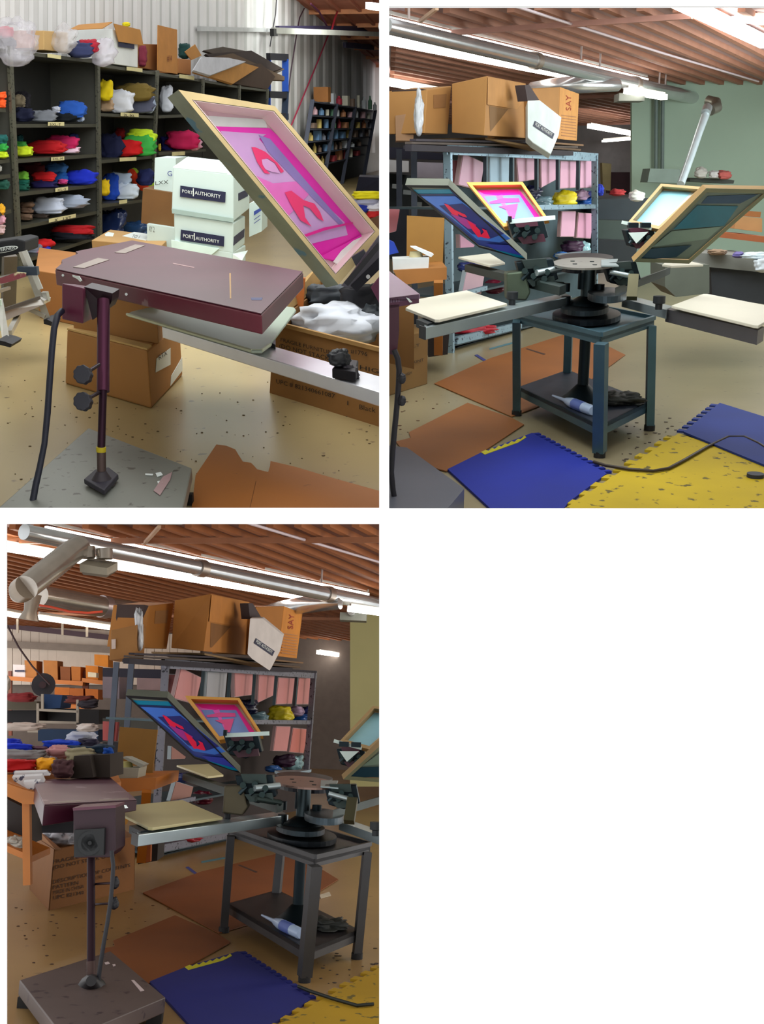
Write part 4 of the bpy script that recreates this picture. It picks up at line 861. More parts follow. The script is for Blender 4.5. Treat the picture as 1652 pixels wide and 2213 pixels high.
    screen(R, 'printing_screen', 'dark framed screen seen from below, blue mesh with a red design' + tg, (876, 400), (969, 401), (1140, 563), (1036, 535), (6.2, 6.3, 6.75), R.dp(880, 385, 6.32) - o0, None,
        mat((58, 72, 150), .4, 0, .2, 2), [
        ([(888, 404), (971, 405), (974, 409), (893, 410)], mat((110, 116, 108), .5)), ([(893, 410), (972, 409), (980, 419), (904, 419)], TEAL), ([(904, 419), (980, 419), (984, 424), (908, 423)], mat((24, 40, 90), .4)),
        ([(910, 424), (984, 424), (1104, 516), (1080, 524), (1032, 518), (975, 470)], BLU), ([(950, 445), (1000, 440), (1090, 505), (1060, 516), (1020, 505)], NV),
        ([(960, 440), (968, 442), (984, 454), (1006, 464), (1010, 470), (1000, 468), (990, 462), (994, 474), (984, 470), (972, 456)], RD),
        ([(974, 462), (1006, 472), (1030, 486), (1026, 496), (1012, 494), (996, 482)], mat((170, 50, 150), .4)),
        ([(1010, 476), (1024, 484), (1038, 498), (1040, 508), (1048, 500), (1058, 516), (1048, 514), (1040, 512), (1034, 513), (1022, 498)], RD), ([(1042, 494), (1052, 498), (1060, 515), (1052, 512)], RD),
        ([(1052, 528), (1100, 530), (1128, 553), (1112, 552), (1070, 540)], mat((56, 64, 170), .4)), ([(1064, 538), (1128, 553), (1134, 558), (1118, 556)], TEAL)],
        GWD, None, mesh_at=.08, wu=.05, wv=.035, face_m=mat((20, 18, 24), .6))
    o0 = R.dp(1009, 394, 7.9)
    PK = mat((255, 40, 170), .35, 0, .12); PK2 = mat((250, 110, 210), .35)
    screen(R, 'printing_screen', 'orange wood framed screen with pink ink around a blue window' + tg, (1009, 394), (1130, 393), (1186, 474), (1089, 490), (7.9, 7.95, 7.4), R.dp(1013, 403, 8.0) - o0, None,
        mat((190, 172, 170), .5), [
        ([(1030, 411), (1122, 409), (1170, 474), (1092, 486)], PK2), ([(1034, 411), (1120, 410), (1126, 420), (1080, 423), (1046, 419)], PK),
        ([(1046, 424), (1124, 421), (1158, 470), (1092, 484), (1070, 460)], mat((122, 152, 222), .4, 0, .1)), ([(1118, 412), (1126, 414), (1170, 472), (1158, 473)], PK),
        ([(1072, 424), (1086, 421), (1094, 444), (1114, 468), (1104, 474), (1092, 450)], PK2), ([(1058, 436), (1088, 428), (1122, 428), (1124, 436), (1092, 438), (1060, 440)], mat((240, 84, 160), .4)),
        ([(1078, 446), (1120, 440), (1118, 450), (1112, 472), (1102, 470), (1098, 454)], mat((246, 84, 150), .4))],
        mat((214, 150, 60), .6, 0, .12), None, wu=.06, wv=.07, face_m=mat((216, 158, 74), .6, 0, .12))
    s = solo(R, 'squeegee', 'white topped squeegee bar resting across the orange framed screen' + tg, 'squeegee', MB().bar(R.dp(1103, 479, 7.1), R.dp(1200, 470, 7.1), .03, .025), mat((206, 226, 222), .4))
    child(s, 'grip', MB().box(R.dp(1102, 480, 7.08), .02, .05, .035), DKM)
    o0 = R.dp(1429, 397, 7.8)
    screen(R, 'printing_screen', 'narrow wood framed screen with clean light blue mesh' + tg, (1429, 397), (1523, 404), (1424, 495), (1358, 480), (7.8, 7.7, 7.2), R.dp(1432, 406, 7.9) - o0, None,
        mat((214, 222, 220), .5), [([(1424, 412), (1496, 414), (1424, 488), (1372, 480)], mat((160, 220, 240), .35, 0, .05))], mat((160, 128, 80), .6), None, wu=.08, wv=.06, face_m=mat((172, 142, 98), .6))
    s = solo(R, 'squeegee', 'white squeegee with black clamps at the foot of the clean screen' + tg, 'squeegee', MB().bar(R.dp(1345, 480, 7.0), R.dp(1408, 494, 7.0), .025, .02), mat((206, 222, 216), .4))
    for x in (1368, 1395): child(s, 'clamp', MB().box(R.dp(x, 492, 6.98), .06, .05, .03), DKM)
    solo(R, 'paper_scrap', 'white paper corner hanging beneath the clean screen' + tg, 'paper', MB().slab([R.dp(x, y, 6.95) for x, y in [(1359, 503), (1402, 501), (1376, 526)]], V((0, .01, 0))), mat((206, 222, 218), .6))
    o0 = R.dp(1527, 406, 6.3)
    screen(R, 'printing_screen', 'large wooden screen seen from below with teal bands' + tg, (1527, 407), (1672, 410), (1490, 570), (1370, 566), (6.3, 6.2, 6.8), R.dp(1519, 398, 6.42) - o0, None,
        mat((96, 108, 96), .5, 0, .15), [([(1530, 424), (1640, 420), (1600, 440), (1516, 440)], mat((30, 60, 84), .5)), ([(1508, 444), (1596, 446), (1566, 488), (1456, 496)], mat((14, 92, 108), .4, 0, .15)),
        ([(1452, 500), (1560, 490), (1530, 516), (1410, 534)], mat((110, 128, 112), .5)), ([(1404, 538), (1496, 530), (1462, 556), (1380, 562)], mat((14, 48, 62), .5))],
        mat((140, 110, 62), .7, 0, .15), None, mesh_at=.1, wu=.07, wv=.05, face_m=mat((112, 112, 84), .7, 0, .15))
    use(R, None)

def build_mats(R):
    tg = R.tag; use(R, 'press')
    k = 1.0 if R.n == 2 else .8
    oc = mat((140, 84, 34) if R.n == 2 else (124, 66, 18), .6, 0, .2, 1.2, speck=(96, 60, 30), sk=.7, sscale=10)
    def sheet(pts, lb, z=.003): return solo(R, 'cardboard_sheet', lb + tg, 'cardboard', MB().slab([R.fl(x, y, z) for x, y in pts], V((0, 0, .006))), oc)
    sheet([(939, 830), (1061, 775), (1217, 725), (1300, 742), (1352, 768), (1240, 850), (1107, 902)], 'far brown cardboard sheet reaching under the press table')
    sheet([(884, 936), (1011, 872), (1107, 905), (1133, 919), (1044, 978), (965, 1020), (890, 1000), (856, 956), (888, 948)], 'near brown cardboard sheet with a torn left end', .004)
    g = solo(R, 'floor_slit', 'dark slit cut in the far cardboard sheet' + tg, 'slit', MB().slab([R.fl(x, y, .0095) for x, y in [(1136, 754), (1140, 753), (1180, 765), (1176, 767)]], V((0, 0, .001))), mat((60, 36, 24), .8))
    solo(R, 'tape_strip', 'dark blue tape strip on the floor before the rack' + tg, 'tape', MB().slab([R.fl(x, y, .002) for x, y in [(1026, 768), (1032, 766), (1059, 783), (1053, 785)]], V((0, 0, .002))), mat((54, 58, 120), .6))
    solo(R, 'tape_strip', 'thin teal tape line on the floor before the rack' + tg, 'tape', MB().slab([R.fl(x, y, .002) for x, y in [(1058, 753), (1110, 739), (1112, 742), (1059, 756)]], V((0, 0, .002))), mat((80, 120, 130), .6))
    def puzzle(pts, teeth, col, lb, d=.045, th=.014, z=.001, sp=None):
        P = [R.fl(x, y, z) for x, y in pts]; out = []; cen = sum(P, V()) / len(P)
        for i, a in enumerate(P):
            b = P[(i + 1) % len(P)]; n = teeth[i]; e = (b - a); nn = V((e.y, -e.x, 0)).normalized()
            if nn.dot((a + b) / 2 - cen) < 0: nn = -nn
            out.append(a)
            for j in range(n):
                for u, o in ((.12, 0), (.06, 1), (.56, 1), (.5, 0)):
                    out.append(a + e * ((j + u) / n) + nn * (d * o))
        return solo(R, 'floor_mat', lb + tg, 'floor mat', MB().slab(out, V((0, 0, th))), mat(col, .75, 0, .2, 1.5, speck=sp, sk=.62, sscale=16))
    cb = (4, 30, 140) if R.n == 2 else (10, 18, 104)
    puzzle([(968, 1019), (1040, 983), (1150, 940), (1312, 1028), (1228, 1092), (1215, 1110), (1066, 1110)], [0, 0, 14, 0, 0, 0, 0], cb, 'blue interlocking floor mat in front of the table')
    solo(R, 'mat_edging', 'yellow toothed mat edging strip along the blue mat' + tg, 'mat edging', MB().slab([R.fl(x, y, .012) for x, y in
        [(1040, 979), (1050, 974), (1056, 976), (1064, 970), (1070, 972), (1078, 965), (1084, 967), (1092, 960), (1098, 962), (1106, 955), (1112, 957), (1120, 950), (1126, 951), (1134, 943), (1138, 947), (1120, 958), (1062, 979), (1048, 984)]], V((0, 0, .006))), mat((200, 190, 30), .5))
    yc = (190, 162, 0) if R.n == 2 else (170, 132, 0)
    puzzle([(1232, 1097), (1467, 941), (1660, 1006), (1660, 1110), (1212, 1110)], [10, 0, 0, 0, 0], yc, 'yellow interlocking floor mat with dirt marks', sp=(96, 84, 30), z=.0005)
    if R.n == 2:
        puzzle([(1478, 937), (1556, 874), (1665, 908), (1665, 1014)], [8, 0, 0, 0], (18, 44, 122), 'second blue floor mat lying beyond the yellow one', z=.0155, th=.012)
        solo(R, 'hole_plug', 'dark round rubber pad on the yellow mat at the right edge', 'pad', MB().tube([R.fl(1633, 1031, .0155), R.fl(1633, 1031, .0155) + V((0, 0, .02))], .045, 14), mat((36, 40, 54), .6)).name = 'rubber_pad'
    hp = [(1284, 998), (1310, 1006), (1360, 1014), (1412, 1018), (1446, 1012), (1480, 994), (1530, 965), (1575, 944), (1610, 944), (1640, 958), (1662, 972)]
    if R.n == 3: hp = [(1284, 998), (1310, 1006), (1360, 1018), (1412, 1028), (1446, 1022)]
    solo(R, 'extension_cord', 'dark cord snaking from the table leg over the yellow mat' + tg, 'cord', MB().tube([R.fl(x, y, .026) for x, y in hp], .009, 8), mat((52, 40, 30) if R.n == 2 else (24, 30, 24), .5))
    debris(R, lambda r: (r.uniform(1320, 1470), r.uniform(900, 1030)), 60, 'dark crumbs on the floor beside the table' + tg, (70, 58, 50))
    debris(R, lambda r: (r.uniform(860, 1110), r.uniform(850, 1010)), 40, 'dark crumbs on the cardboard sheets' + tg, (84, 50, 30))
    use(R, None)

def build_rack(R):
    tg = R.tag; use(R, 'rack'); k3 = R.n == 3
    B0 = R.fl(975, 762); dB = hdir(R, 2190, 400); nB = V((-dB.y, dB.x, 0))
    if nB.y < 0: nB = -nB
    def PR(x, y, off=0.0): return R.pl(x, y, B0 + nB * off, nB)
    R.PR = PR; R.nB = nB
    PM = metal((140, 164, 178), .5, speck=(60, 70, 80), sk=.6, sscale=30) if not k3 else metal((122, 122, 132), .5, speck=(60, 60, 66), sk=.6, sscale=30)
    t = Thing(R, 'screen_rack', 'steel rack holding upright pink screens under the cartons' + tg, 'rack', B0)
    def pst(xt, yt, xb, yb, w_, off=0.0, m=PM): t.part('upright', MB().bar(PR(xt, yt, off), PR(xb, yb, off), w_, .04), m)
    pst(968, 320, 974, 762, .07); pst(1286, 336, 1286, 640, .07)
    pst(895, 322, 897, 700, .06, .9, metal((80, 86, 98), .5)); pst(863, 322, 864, 640, .06, 1.3, metal((80, 86, 98), .5))
    for i, x in enumerate((1050, 1107, 1160, 1206, 1250)): pst(x, 330, x, 410, .035, .02, metal((70, 84, 90), .5))
    def beam(a, b, h_, off=0.0, m=PM): t.part('beam', MB().bar(PR(*a, off), PR(*b, off), .04, h_), m)
    beam((962, 322), (1290, 340), .09); beam((1120, 449), (1290, 446), .05); beam((970, 452), (1010, 450), .05); beam((1200, 580), (1288, 566), .04); beam((980, 640), (1050, 622), .04)
    beam((985, 736), (1125, 702), .07); beam((985, 752), (1125, 712), .02, .1, DKM)
    def deck(a, b, dd=.6): 
        p, q = PR(*a), PR(*b); t.part('deck', MB().slab([p, q, q + nB * dd, p + nB * dd], V((0, 0, -.02))), metal((70, 84, 90), .5))
    deck((968, 448), (1290, 446)); deck((976, 640), (1290, 572)); deck((978, 745), (1200, 690))
    t.part('back_sheet', MB().slab([PR(962, 325, .75), PR(1290, 342, .75), PR(1290, 660, .75), PR(975, 720, .75)], nB * .02), mat((74, 92, 98) if not k3 else (58, 50, 50), .8))  # added sheet, coloured like the dim space behind the screens
    # pink screens
    def fr(pts, lb, col, off=.12):
        o = [PR(x, y, off) for x, y in pts]; c = sum(o, V()) / 4
        s = Thing(R, 'stored_screen', lb + tg, 'screen', (o[2] + o[3]) / 2, 'screens stored upright in the rack' + tg)
        i_ = [lerp(p, c, .1) for p in o]
        for j in range(4):
            j2 = (j + 1) % 4; s.part('frame_bar', MB().slab([o[j], o[j2], i_[j2], i_[j]], nB * .04), mat((170, 140, 140) if col[0] > 190 else (150, 160, 165), .6))
        s.part('mesh', MB().slab([lerp(p, c, .05) - nB * .006 for p in o], nB * .012), mat(col, .5, 0, .06))
    pk = (212, 164, 188) if not k3 else (196, 130, 128)
    fr([(1000, 330), (1047, 352), (1038, 412), (990, 400)], 'pink screen leaning left at the rack end', pk)
    fr([(1057, 338), (1101, 338), (1100, 398), (1058, 398)], 'pale blue grey screen between the pink ones', (168, 200, 222) if not k3 else (158, 158, 162))
    fr([(1115, 333), (1155, 330), (1158, 388), (1120, 394)], 'pink screen right of the pale one', pk)
    fr([(1168, 339), (1204, 340), (1203, 388), (1170, 406)], 'pink screen with a cut lower corner in the middle', pk)
    fr([(1211, 347), (1246, 348), (1244, 406), (1209, 408)], 'pink screen second from the right post', pk)
    fr([(1254, 346), (1288, 347), (1286, 406), (1252, 407)], 'pink screen touching the right post', pk)
    fr([(1214, 456), (1245, 456), (1241, 512), (1211, 512)], 'pink screen on the lower level, left of the leaning one', pk)
    fr([(1250, 459), (1283, 461), (1277, 516), (1246, 514)], 'rose pink screen leaning on the lower level by the post', (206, 150, 176) if not k3 else (200, 118, 108))
    fr([(993, 506), (1026, 530), (1024, 534), (994, 536)], 'pink screen corner glimpsed below the dark frame', (196, 140, 168) if not k3 else (150, 100, 88), .3)
    fr([(1008, 584), (1047, 596), (1040, 636), (999, 630)], 'pink screen on the bottom level of the rack', (190, 156, 166) if not k3 else (150, 104, 92))
    fr([(975, 345), (996, 346), (990, 400), (976, 400)], 'dark red screen behind the leaning pink one', (170, 80, 90) if not k3 else (120, 46, 44), .4)
    if not k3: fr([(838, 448), (864, 452), (856, 500), (838, 505)], 'coral pink screen at the left picture edge', (210, 110, 120), .9)
    # clothes on the rack
    for x0, y0, x1, y1, col, lb, rr_ in [(1128, 402, 1172, 432, (26, 30, 60), 'dark navy bag on the middle deck', .3), (1140, 425, 1196, 450, (110, 140, 150), 'clear plastic wrapped bundle on the middle deck', .2), (1194, 412, 1248, 448, (226, 208, 30), 'yellow shirts in plastic on the middle deck', .4),
            (1240, 410, 1272, 434, (200, 170, 200), 'white and pink cloth beside the yellow shirts', .7), (1246, 428, 1286, 448, (30, 90, 170), 'blue bag beside the yellow shirts', .3), (1262, 412, 1288, 428, (30, 40, 110), 'dark blue cloth by the rack post', .7),
            (1214, 520, 1262, 548, (60, 30, 60), 'dark plum bag on the lower deck', .5), (1236, 520, 1278, 556, (170, 214, 220), 'white plastic bag on the lower deck', .2), (1196, 544, 1232, 560, (60, 110, 180), 'blue plastic bag on the lower deck', .2),
            (1046, 605, 1090, 636, (96, 18, 40), 'dark red bag on the bottom deck', .3), (990, 566, 1040, 590, (40, 52, 110), 'dark blue plastic bundle low in the rack', .2), (975, 700, 1070, 724, (170, 24, 44), 'red cloth lying along the bottom beam', .5)]:
        cloth(R, x0, y0, x1, y1, PR((x0 + x1) / 2, (y0 + y1) / 2, .2 if x0 != 975 else .12), col if not k3 else tuple(int(v * .85) for v in col), lb + tg, 'cloth_bundle', 'bundle', amp=.25, e=.75, rough=rr_, depth=.12)
    # flattened cardboard on top
    L = [((890, 306), (1250, 316), (76, 66, 60)), ((900, 300), (1160, 306), (52, 46, 54)), ((1049, 297), (1195, 322), (128, 104, 70)), ((890, 312), (1240, 326), (40, 36, 44)), ((1180, 306), (1262, 312), (120, 92, 64)), ((1170, 316), (1256, 322), (92, 72, 52))]
    for i, (a, b, col) in enumerate(L):
        p, q = PR(*a, -.1), PR(*b, -.12)
        if i == 2: q = PR(*b, -.35)
        solo(R, 'flattened_carton', ['grey flattened carton spanning the rack top', 'dark flattened carton under the big box', 'tan flattened carton bowing out below the open box', 'lowest dark flattened carton on the rack', 'tan flattened carton under the right box', 'brown flattened carton end at right'][i] + tg, 'cardboard',
             MB().slab([p, q, q + nB * .8, p + nB * (.06 if i in (0, 1, 3) else .6)], V((0, 0, -.018 if i != 3 else -.05))), mat(col, .8, 0, .2))
    t_ = solo(R, 'rack_top', 'dark board on top of the rack under the cartons' + tg, 'board', MB().slab([PR(900, 322, -.02), PR(1292, 336, -.02), PR(1292, 336, .85), PR(900, 322, -.02) + nB * .12], V((0, 0, .03))), mat((40, 36, 44), .8))
    cc = CARD if not k3 else (166, 108, 44)
    def rb(lb, q, back, offs=0.0, col=None, **kw):
        p = [PR(x, y, offs) for x, y in q]; bk = nB * back if not isinstance(back, V) else back
        return carton(R, 'cardboard_box', lb + tg, [p[3], p[2], p[2] + bk, p[3] + bk], [p[0], p[1], p[1] + bk, p[0] + bk], col or cc, tape=False, **kw)
    t = rb('tall narrow carton left of the big one', [(924, 194), (976, 186), (968, 290), (918, 288)], .4, .2); t.part('printed_patch', patch(R, [PR(x, y, .2) for x, y in [(938, 205), (966, 203), (964, 232), (938, 234)]], .01), mat((150, 106, 62), .8))
    t.part('side', MB().slab([PR(913, 192, .25), PR(922, 194, .21), PR(918, 289, .21), PR(911, 290, .25)], nB * .3), mat((60, 44, 40), .8))  # shaded left side, its darkness put into the colour
    # big box with corner towards the viewer
    c0, c1 = PR(1054, 164, -.3), PR(1047, 293, -.3)
    l0, l1 = PR(977, 181, .1), PR(977, 287, .1); r0, r1 = PR(1137, 180, .05), PR(1142, 299, .05)
    k0, k1 = l0 + r0 - c0, l1 + r1 - c1
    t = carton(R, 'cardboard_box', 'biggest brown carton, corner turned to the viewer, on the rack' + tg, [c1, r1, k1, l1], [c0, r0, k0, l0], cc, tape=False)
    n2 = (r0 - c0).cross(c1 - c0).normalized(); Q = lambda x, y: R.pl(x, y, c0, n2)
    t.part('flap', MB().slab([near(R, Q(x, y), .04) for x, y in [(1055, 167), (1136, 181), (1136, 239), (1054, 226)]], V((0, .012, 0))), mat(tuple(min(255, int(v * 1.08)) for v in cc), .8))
    t.part('flap_shade', MB().slab([near(R, Q(x, y), .01) for x, y in [(1058, 229), (1134, 242), (1136, 292), (1060, 284)]], V((0, .004, 0))), mat(tuple(int(v * .72) for v in cc), .8))  # shade below the flap, painted as a darker card tone
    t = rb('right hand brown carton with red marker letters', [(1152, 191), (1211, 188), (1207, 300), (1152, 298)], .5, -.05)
    t.part('side', MB().slab([PR(1211, 188, -.05), PR(1252, 203, .25), PR(1247, 304, .25), PR(1207, 300, -.05)], nB * .02), mat(tuple(min(255, int(v * 1.2)) for v in cc), .8))  # lit side, its brightness put into a lighter card tone
    a_, b_ = PR(1211, 188, -.05), PR(1252, 203, .25); n3 = (b_ - a_).cross(V((0, 0, 1))).normalized(); Q3 = lambda x, y: R.pl(x, y, a_, n3)
    lettering(R, t.part, 'SAY', Q3, 1235, 239, 1235, 206, 1224, 239, mat((160, 60, 40), .8), .03)
    for j in range(8): t.part('text_line', patch(R, [Q3(x, y + j * 6.2) for x, y in [(1214, 248), (1246, 252), (1246, 254), (1214, 250)]], .03), mat((170, 120, 80), .8))
    # tilted white carton
    w0 = PR(1150, 213, -.4); wq = [(1141, 217), (1167, 216), (1214, 253), (1208, 292), (1191, 333), (1152, 308), (1141, 297)]
    wp = [PR(x, y, -.42) for x, y in wq]
    t = Thing(R, 'white_carton', 'white carton with navy label tipped over the rack edge' + tg, 'box', wp[5])
    t.part('body', MB().slab(wp, R.f * .15), mat((214, 228, 228) if not k3 else (206, 200, 196), .7), bevel=.006)
    PW_ = lambda x, y: PR(x, y, -.42)
    t.part('printed_label', patch(R, [PW_(x, y) for x, y in [(1157, 261), (1199, 289), (1195, 300), (1153, 272)]], .015), NAVY)
    lettering(R, t.part, 'PORT AUTHORITY', PW_, 1157, 271, 1193, 295, 1159, 264, PAPER, .03)
    t.part('dark_end', MB().slab([PR(x, y, -.3) for x, y in [(1135, 184), (1144, 183), (1166, 216), (1141, 219)]], nB * .1), mat((70, 60, 62), .8))
    if k3:
        use(R, None); t = carton(R, 'cardboard_box', 'small brown carton with a pale label at the left rack end, lower left view', *dep_box(R, [(240, 1362), (297, 1350), (292, 1420), (236, 1427)], 10.3, (0, .4, 0)), (150, 104, 54), tape=False)
        t.part('pale_label', patch(R, [R.dp(x, y, 10.3) for x, y in [(241, 1382), (250, 1381), (250, 1402), (241, 1403)]], .02), mat((200, 180, 170), .7)); use(R, 'rack')
    # plastic wrap beside the tall carton
    cloth(R, 896, 200, 916, 296, PR(905, 250, .1), (200, 205, 210), 'crinkled plastic wrap hanging beside the tall carton' + tg, 'plastic_wrap', 'plastic', amp=.35, e=.8, m=mat((210, 214, 220), .15, 0, .2, 8, bump=.8, alpha=.8), depth=.1)
    use(R, None)
    use(R, 'rack')
    # work table with board and white box
    t = Thing(R, 'worktable', 'wooden work table behind the dryer' + tg, 'table', R.fl(920, 760))
    Yt = 8.6
    D = lambda x, y, d=0.0: R.dp(x, y, Yt + d)
    wd = mat((160, 104, 46) if not k3 else (170, 96, 14), .55, 0, .15, 4)
    t.part('table_top', MB().slab([D(850, 584), D(966, 578), D(966, 604), D(868, 616)], V((0, 1.0, 0))), wd); t.part('leg', MB().bar(D(948, 605), D(948, 762, .4), .07), wd)
    solo(R, 'board', 'mustard brown board standing upright on the work table' + tg, 'board', MB().slab([D(880, 466, .7), D(961, 471, .7), D(957, 580, .7), D(879, 572, .7)], V((0, .03, 0))), mat((146, 104, 40) if not k3 else (122, 84, 18), .7, 0, .08))
    t = Thing(R, 'open_box', 'long white open box with a cream roll on the work table' + tg, 'box', D(888, 586, .1))
    t.part('body', MB().slab([D(849, 560, .05), D(928, 557, .05), D(926, 584, .05), D(850, 590, .05)], V((0, .3, 0))), mat((206, 210, 210) if not k3 else (150, 146, 130), .7))
    t.part('lid', MB().slab([D(888, 534, .1), D(900, 534, .1), D(938, 550, .1), D(932, 556, .1)], V((0, .2, 0))), mat((214, 218, 220) if not k3 else (150, 150, 140), .7))
    solo(R, 'paper_roll', 'cream tape roll sitting in the long white box' + tg, 'roll', MB().tube([D(900, 562, .2), D(899, 543, .2)], [.06, .045], 14), mat((222, 208, 160) if not k3 else (200, 190, 120), .7))
    use(R, None)

def build_ceiling(R):
    tg = R.tag; k3 = R.n == 3; CZ = 3.1
    use(R, None)
    # deck clipped where the display wall partition stands
    if not k3: q = [R.fl(834, 5, CZ), R.fl(1756, 5, CZ), R.fl(1756, 300, CZ), R.fl(834, 300, CZ)]
    else: q = [R.fl(-60, 1121, CZ), R.fl(1700, 1121, CZ), R.fl(1500, 1455, CZ), R.fl(-60, 1380, CZ)]
    cl = struct(R, 'ceiling', MB().slab(q, V((0, 0, .03))), mat((170, 146, 146) if not k3 else (132, 94, 82), .8, 0, .15, 1.5))
    use(R, 'rack'); d = hdir(R, 2190, 400); use(R, None)
    n = V((d.y, -d.x, 0)); JM = mat((160, 112, 90) if not k3 else (160, 96, 52), .7, 0, .15, 4)
    c0 = R.fl(1240 if not k3 else 400, 60 if not k3 else 1180, CZ)
    import itertools
    lim = q
    def inside(p):
        s = None
        for i in range(4):
            a, b = lim[i], lim[(i + 1) % 4]; c = (b.x - a.x) * (p.y - a.y) - (b.y - a.y) * (p.x - a.x)
            if s is None: s = c > 0
            elif (c > 0) != s: return False
        return True
    cnt = 0
    for i in range(-60, 61):
        o = c0 + n * (i * .27); ts = [t_ * .25 for t_ in range(-160, 200) if inside(o + d * (t_ * .25))]
        if len(ts) < 3: continue
        a, b = o + d * ts[0], o + d * ts[-1]; child(cl, 'joist', MB().bar(a + V((0, 0, -.03)), b + V((0, 0, -.03)), .07, .06), JM); cnt += 1
    for i in range(-1, 3):
        o = c0 + d * (i * 9 - 1); ts = [t_ * .25 for t_ in range(-120, 120) if inside(o + n * (t_ * .25))]
        if len(ts) < 3: continue
        child(cl, 'girder', MB().bar(o + n * ts[0] + V((0, 0, -.1)), o + n * ts[-1] + V((0, 0, -.1)), .05, .05), mat((176, 130, 116) if not k3 else (160, 104, 70), .6))
    use(R, 'ceil')
    z = 2.85
    def dz(x, y): return R.fl(x, y, z)
    FOIL = metal((200, 204, 206), .22, var=.1, scale=6, bump=.2)
    a, b = dz(841, 57), dz(1540, 221)
    a = dz(833, 55) if not k3 else dz(640, 8)
    aa = a; t = Thing(R, 'air_duct', 'long round galvanised air duct crossing under the ceiling' + tg, 'duct', (a + b) / 2)
    pts = [lerp(aa, b, i / 12) for i in range(13)]
    t.part('duct_pipe', MB().tube(pts, [.07 + .03 * i / 12 for i in range(13)], 20), FOIL)
    for u in (.3, .62, .9): p = lerp(aa, b, u); t.part('duct_collar', MB().tube([p, p + (b - a).normalized() * .12], .085 + .03 * u, 20), metal((170, 160, 150), .35))
    EM = mat((255, 250, 240), .5, emit=9); EM2 = mat((255, 255, 255), .5, emit=3)
    def tube(lb, a_, b_, w_, h_=.05, zz=2.92, m=EM):
        a3, b3 = R.fl(*a_, zz), R.fl(*b_, zz); t = Thing(R, 'fluorescent_light', lb + tg, 'light', (a3 + b3) / 2, None)
        t.part('lit_tube', MB().bar(a3, b3, w_, h_), m); t.part('housing', MB().bar(a3 + V((0, 0, .05)), b3 + V((0, 0, .05)), w_ * .3, .03), mat((200, 196, 188), .5))
    tube('long glowing strip added as the highlight along the duct top', (841, 39) if not k3 else (690, 3), (1400, 172), .03, .03, 3.0, EM2)  # added glowing bar that stands in for the duct's upper highlight
    tube('widest glowing strip light running below the duct', (841, 86) if not k3 else (560, 26), (1246, 166), .11, .08)
    if not k3:
        tube('third glowing strip light above the left cartons', (836, 177), (945, 197), .12, .08)
        tube('small glowing strip light low at the left edge', (836, 243), (898, 247), .16, .08, 2.8)
        tube('blinding wide strip light in the top right corner', (1458, -2), (1670, 100), .26, .03, 3.0)
        tube('glowing light corner right of the widest strip', (1590, 40), (1670, 48), .1, .05, 3.02)
    tube('distant glowing strip beside the right carton', (1276, 272), (1368, 289), .12, .09, 2.7); tube('distant thin glowing strip near the wall corner', (1305, 305), (1366, 300), .1, .05, 2.6)
    tube('short glowing fixture under the duct near the wall', (1356, 196), (1436, 210), .1, .07, 2.7)
    t = Thing(R, 'foil_duct', 'foil wrapped branch duct joining the main duct' + tg, 'duct', R.fl(1250, 185, 2.75))
    t.part('duct_pipe', MB().tube([R.fl(1150, 193, 2.7), R.fl(1200, 186, 2.72), R.fl(1260, 182, 2.74), R.fl(1335, 184, 2.76)], [.09, .1, .11, .08], 14), FOIL)
    t = Thing(R, 'ceiling_vent', 'grey box vent hanging under the duct near the wall' + tg, 'vent', R.fl(1360, 215, 2.6)); t.part('vent_box', MB().box(R.fl(1360, 220, 2.6), .35, .35, .1), mat((120, 124, 116), .5)); t.part('neck', MB().tube([R.fl(1358, 200, 2.72), R.fl(1358, 212, 2.66)], .06, 12), FOIL)
    # conduit and hangers
    solo(R, 'conduit', 'thin white conduit running parallel above the duct' + tg, 'pipe', MB().tube([R.fl(1100, 9 if not k3 else 9, 3.0), R.fl(1437, 116, 3.0), R.fl(1640, 176, 3.0)], .014, 8), mat((205, 190, 196), .4))
    for j, (x, y0, y1) in enumerate([(1425, 118, 184), (1438, 116, 188), (1297, 60, 144), (1256, 66, 128), (884, 8, 42)]):
        if k3 and x < 1260: continue
        p = R.fl(x, y1, 2.9); solo(R, 'hanger_rod', ['left rod of the paired duct hangers', 'right rod of the paired duct hangers', 'single hanger rod left of the pair', 'faint hanger rod furthest from the wall', 'short hanger rod at the upper left'][j] + tg, 'rod', MB().tube([p, R.up(p, x, y0) if j < 4 else V((p.x, p.y, 3.1))], .012, 6), mat((176, 160, 156), .5))
    solo(R, 'bridging_bar', 'pale bridging bar slanting between the joists' + tg, 'brace', MB().bar(R.fl(908, 46, 2.98), R.fl(945, 18, 2.98), .03), mat((196, 160, 130), .6))
    use(R, None)

def detail_boxes(R, items):
    for nm, lb, cat, q, Y, dd, col in items:
        p = [R.dp(x, y, Y) for x, y in q]
        solo(R, nm, lb, cat, MB().slab(p, V((0, dd, 0))), mat(col, .7))
for R in (R2, R3):
    build_ceiling(R); build_rack(R); build_press(R); build_mats(R)
